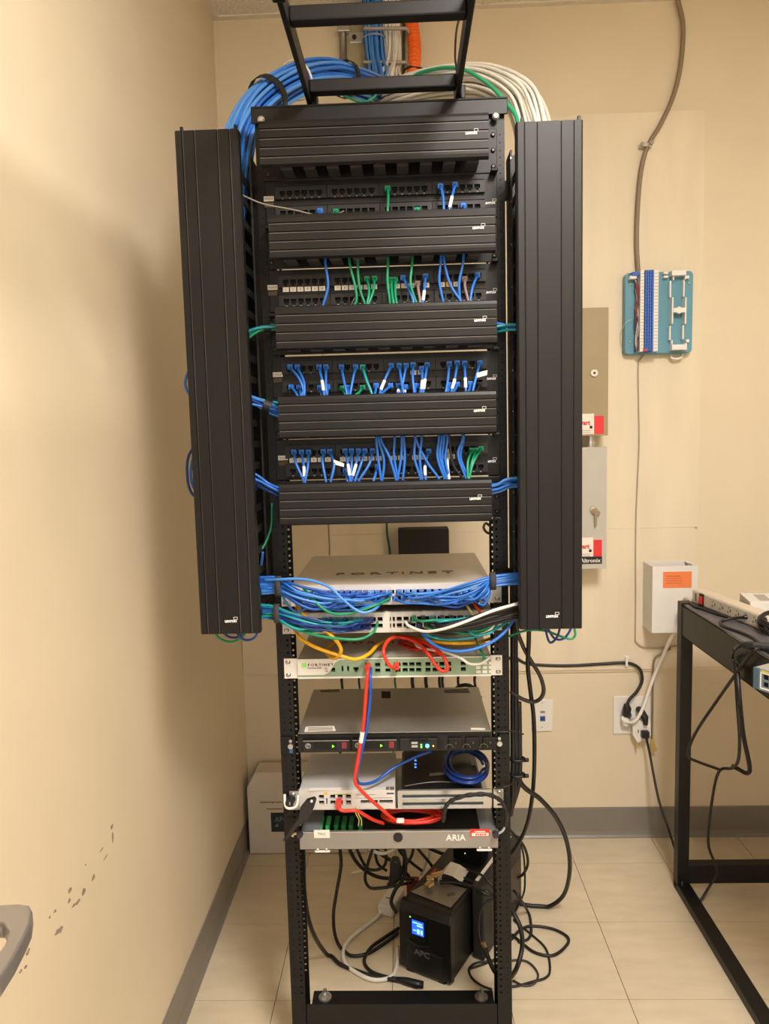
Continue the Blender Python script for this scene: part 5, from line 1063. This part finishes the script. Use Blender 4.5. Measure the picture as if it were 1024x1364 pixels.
cable('power_cable', 'thin black cord looping at the corner of the power unit on the floor', 'power cord', [(662,1280),(636,1282),(625,1290),(628,1302),(640,1312),(655,1318)], .003, BLKJ)
# floor cords on the scuffed-wall side
cable('power_cable', 'long black cord sweeping from the rack post to a plug before the power unit', 'power cord', [(402,1110,.07),(404,1140,.09),(405,1185,.14),(411,1225,.2),(421.5,1252,.25),(437,1273),(454,1285),(480,1295),(500,1301),(530,1306),(550,1309)], .0056, BLKJ)
o = MB().tube([at(528, 1304, z=.008), at(540, 1307, z=.009), at(555, 1311, z=.010), at(564, 1312, z=.009)], .009, 10, rr=[.006, .010, .011, .009]).build('power_plug', BLKJ, smooth=True); tag(o, 'black cord end lying flat on the floor before the power unit', 'plug')
cable('power_cable', 'black cord dropping from the fibre tray and curving along the floor', 'power cord', [(451,1110,.3),(452.5,1130,.31),(454,1154,.33),(448,1190,.36),(444,1218,.38),(446,1245,.38),(454,1263),(468,1273),(490,1270),(510,1258),(530,1243)], .005, BLKJ)
cable('power_cable', 'black cord forming a flat S on the floor beside the power unit', 'power cord', [(531,1236),(510,1250),(493,1263),(485,1280),(492,1292),(506,1299),(530,1304),(548,1306)], .0048, BLKJ)
W_ = [(508,1215),(498,1225),(478,1240),(462,1255),(457,1270),(460,1283),(472,1294),(492,1304),(510,1305),(524,1298),(529,1282),(529,1262)]
cable('white_cable', 'white cord curling on the floor from the white adapter', 'power cord', W_, .0058, WHTJ)
o = thing('power_adapter', 'white power adapter lying on the floor behind the power unit', 'adapter', at(511, 1215, z=0))
pa = at(503, 1218, z=0); d_ = (at(523, 1188, z=0)-pa); d_.z = 0; l_ = d_.length; d_.normalize(); n_ = Vector((d_.y, -d_.x, 0))
MA = Matrix((d_, n_, Vector((0, 0, 1)))).transposed().to_4x4(); MA.translation = pa
MB().box(0, l_*.85, -.0, .05, .001, .034, MA).build('body', WHITE, o, bev=.004); MB().box(l_*.3, l_*.34, .012, .036, .034, .0345, MA).build('print_line', TXT, o)
tang = [[(463,1110,.45),(465,1130,.45),(476,1150,.46),(492,1163,.47),(508,1169,.48),(530,1170,.5),(552,1171,.5)], [(471,1115,.5),(478,1138,.5),(490,1157,.5),(507,1157,.5),(514,1146,.5),(512,1120,.5)],
        [(500,1120,.4),(490,1150,.4),(486,1170,.4),(492,1182,.4),(505,1183,.4),(525,1180,.4),(548,1175,.42)], [(534,1118,.38),(540,1145,.38),(538,1168,.38),(526,1186,.38),(521,1202,.38),(528,1216,.36)],
        [(545,1112,.5),(556,1130,.5),(571,1148,.5),(582,1164,.5)], [(525,1115,.55),(533,1135,.55),(549,1150,.55),(562,1160,.55)], [(562,1115,.6),(570,1128,.6),(586,1136,.6),(600,1140,.6)],
        [(508,1112,.55),(500,1130,.55),(503,1150,.55),(515,1160,.55)], [(517,1112,.42),(534,1130,.42),(538,1150,.42),(530,1172,.42),(516,1178,.42)], [(490,1112,.52),(504,1135,.52),(530,1152,.52),(545,1168,.52)], [(552,1116,.45),(548,1140,.45),(534,1160,.45)]]
for k, a in enumerate(tang): cable('power_cable', 'black cord tangled in the air under the fibre tray, %s of the tangle' % ordinal(k), 'power cord', a, .0045 if k % 3 else .0055, BLKJ, 'tangled cords under the fibre tray')
cable('white_cable', 'cream cord curving through the tangle under the fibre tray', 'power cord', [(483,1116,.48),(492,1130,.48),(508,1137,.47),(524,1132,.46),(534,1122,.46)], .005, WHTJ)
cable('white_cable', 'cream cord hanging at the far side of the tangle', 'power cord', [(569,1115,.62),(571,1135,.62),(566,1150,.62),(560,1165,.6)], .006, WHTJ)
o = MB().prism([at(x, y, Y=.36) for x, y in ((519,1153),(523,1147),(531,1148),(534,1156),(532,1172),(524,1178),(517,1178),(519,1168))], (0, .03, 0)).build('power_plug', BLKJ, bev=.004); tag(o, 'black plug hanging in the tangle above the white adapter', 'plug')
o = MB().box(*[v for pr in zip((at(541,1165,Y=.56).x, .56, 0), (at(558,1165,Y=.56).x, .585, .09)) for v in pr]).build('red_block', mat('dull_red', (130, 52, 40), .6), bev=.003); tag(o, 'dull red block standing behind the power unit', 'block')
o = MB().prism([at(x, y, z=.002) for x, y in ((468,1163),(489,1157),(490,1159),(468,1165.5))], (0, 0, .004)).build('straw', WHTJ); tag(o, 'thin pale stick lying on the floor behind the rack', 'stick')
for k, (px, lw) in enumerate(((455, .004), (478, .003), (526, .003), (549, .005), (585, .004), (589, .004), (610, .004), (567, .005))):
    cable('power_cable', '%s cord hanging behind the server, %s from the scuffed wall' % ('green' if k == 2 else 'black', ordinal(k)), 'power cord', [(px+2, 880, .42),(px, 905, .42),(px+1, 925, .42),(px-2, 985, .43),(px, 1100, .44)], lw, GREEN if k == 2 else BLKJ, 'cords hanging behind the server')
cable('power_cable', 'black cord bowing over the back corner of the server', 'power cord', [(600,925,.36),(612,914,.34),(625,913,.33),(634,920,.33),(640,930,.34)], .005, BLKJ)
cable('power_cable', 'black cord stub dropping behind the green-faced appliance', 'power cord', [(634,895,.39),(632,905,.39),(633,915,.36)], .004, BLKJ)
cable('green_cable', 'dark green cord down the backboard seen above the upper switch', 'cable', [(514,640,.93),(515,700,.93),(516,715,.93),(519,735,.93),(520,780,.93)], .004, mat('dark_green', (40, 84, 66), .5))
for k, (px, a, b) in enumerate(((463, 713, 733),)):
    pass
o = MB().tube(spline([at(655,703,Y=.0), at(647,697,Y=-.01), at(644,703,Y=-.015), at(648,709,Y=-.01), at(654,711,Y=.0)], 5), .0028, 7).build('velcro_loop', DARK, smooth=True); tag(o, 'small black loop on the rack post under the lowest cable manager', 'strap')

# ---------------------------------------------------------------- cardboard box in the corner
CB = thing('cardboard_box', 'white cardboard box with a dark green square mark leaning in the corner', 'box', (-.4, .9, 0))
CM = mat('white_card', (214, 204, 190), .7, var=.04); yb_ = .865
def Cp(px, py): return at(px, py, Y=yb_)
bz0, bz1 = .003, Cp(335, 1029).z; bxl, bxr = Cp(325, 1110).x, -.13
bxl = max(bxl, XL+.016)
MB().prism([(bxl, yb_, bz0), (bxr, yb_, bz0), (bxr, yb_, bz1), (bxl+.03, yb_, bz1), (bxl, yb_, bz1-.055)], (0, .08, 0)).build('carton', CM, CB, bev=.001)
sq = MB().box(Cp(361, 1095).x, Cp(361, 1095).x+.085, yb_-.0006, yb_, Cp(361, 1108).z, Cp(361, 1082.5).z).build('square_mark', mat('dark_green_print', (26, 42, 38), .6), CB)
text('APC', .026, (Cp(366, 1095).x, yb_-.001, Cp(366, 1094.5).z), (1, .0, 0), (0, 0, 1), mat('pale_green_print', (130, 150, 140), .6), sq, sx=.95)
MB().prism([(Cp(366, 1101).x, yb_-.0008, Cp(366, 1101).z), (Cp(371, 1101).x, yb_-.0008, Cp(366, 1101).z), (Cp(369.5, 1096).x, yb_-.0008, Cp(366, 1096.5).z)], (0, -.0004, 0)).build('emblem', mat('pale_green_print', (130, 150, 140), .6), sq)
BRP = mat('brown_print', (150, 112, 84), .6)
for xa, xb, y in ((346, 360, 1068.5), (366, 376, 1068.5), (355, 376, 1077.5)): MB().box(Cp(xa, y).x, Cp(xb, y).x, yb_-.0008, yb_, Cp(xa, y).z-.0022, Cp(xa, y).z+.0018).build('print_line', BRP, CB)
MB().prism([(Cp(360, 1067).x, yb_-.0008, Cp(360, 1067.5).z), (Cp(363, 1067).x, yb_-.0008, Cp(363, 1070.5).z), (Cp(366, 1067).x, yb_-.0008, Cp(366, 1067.5).z)], (0, -.0004, 0)).build('tick_mark', BRP, CB)
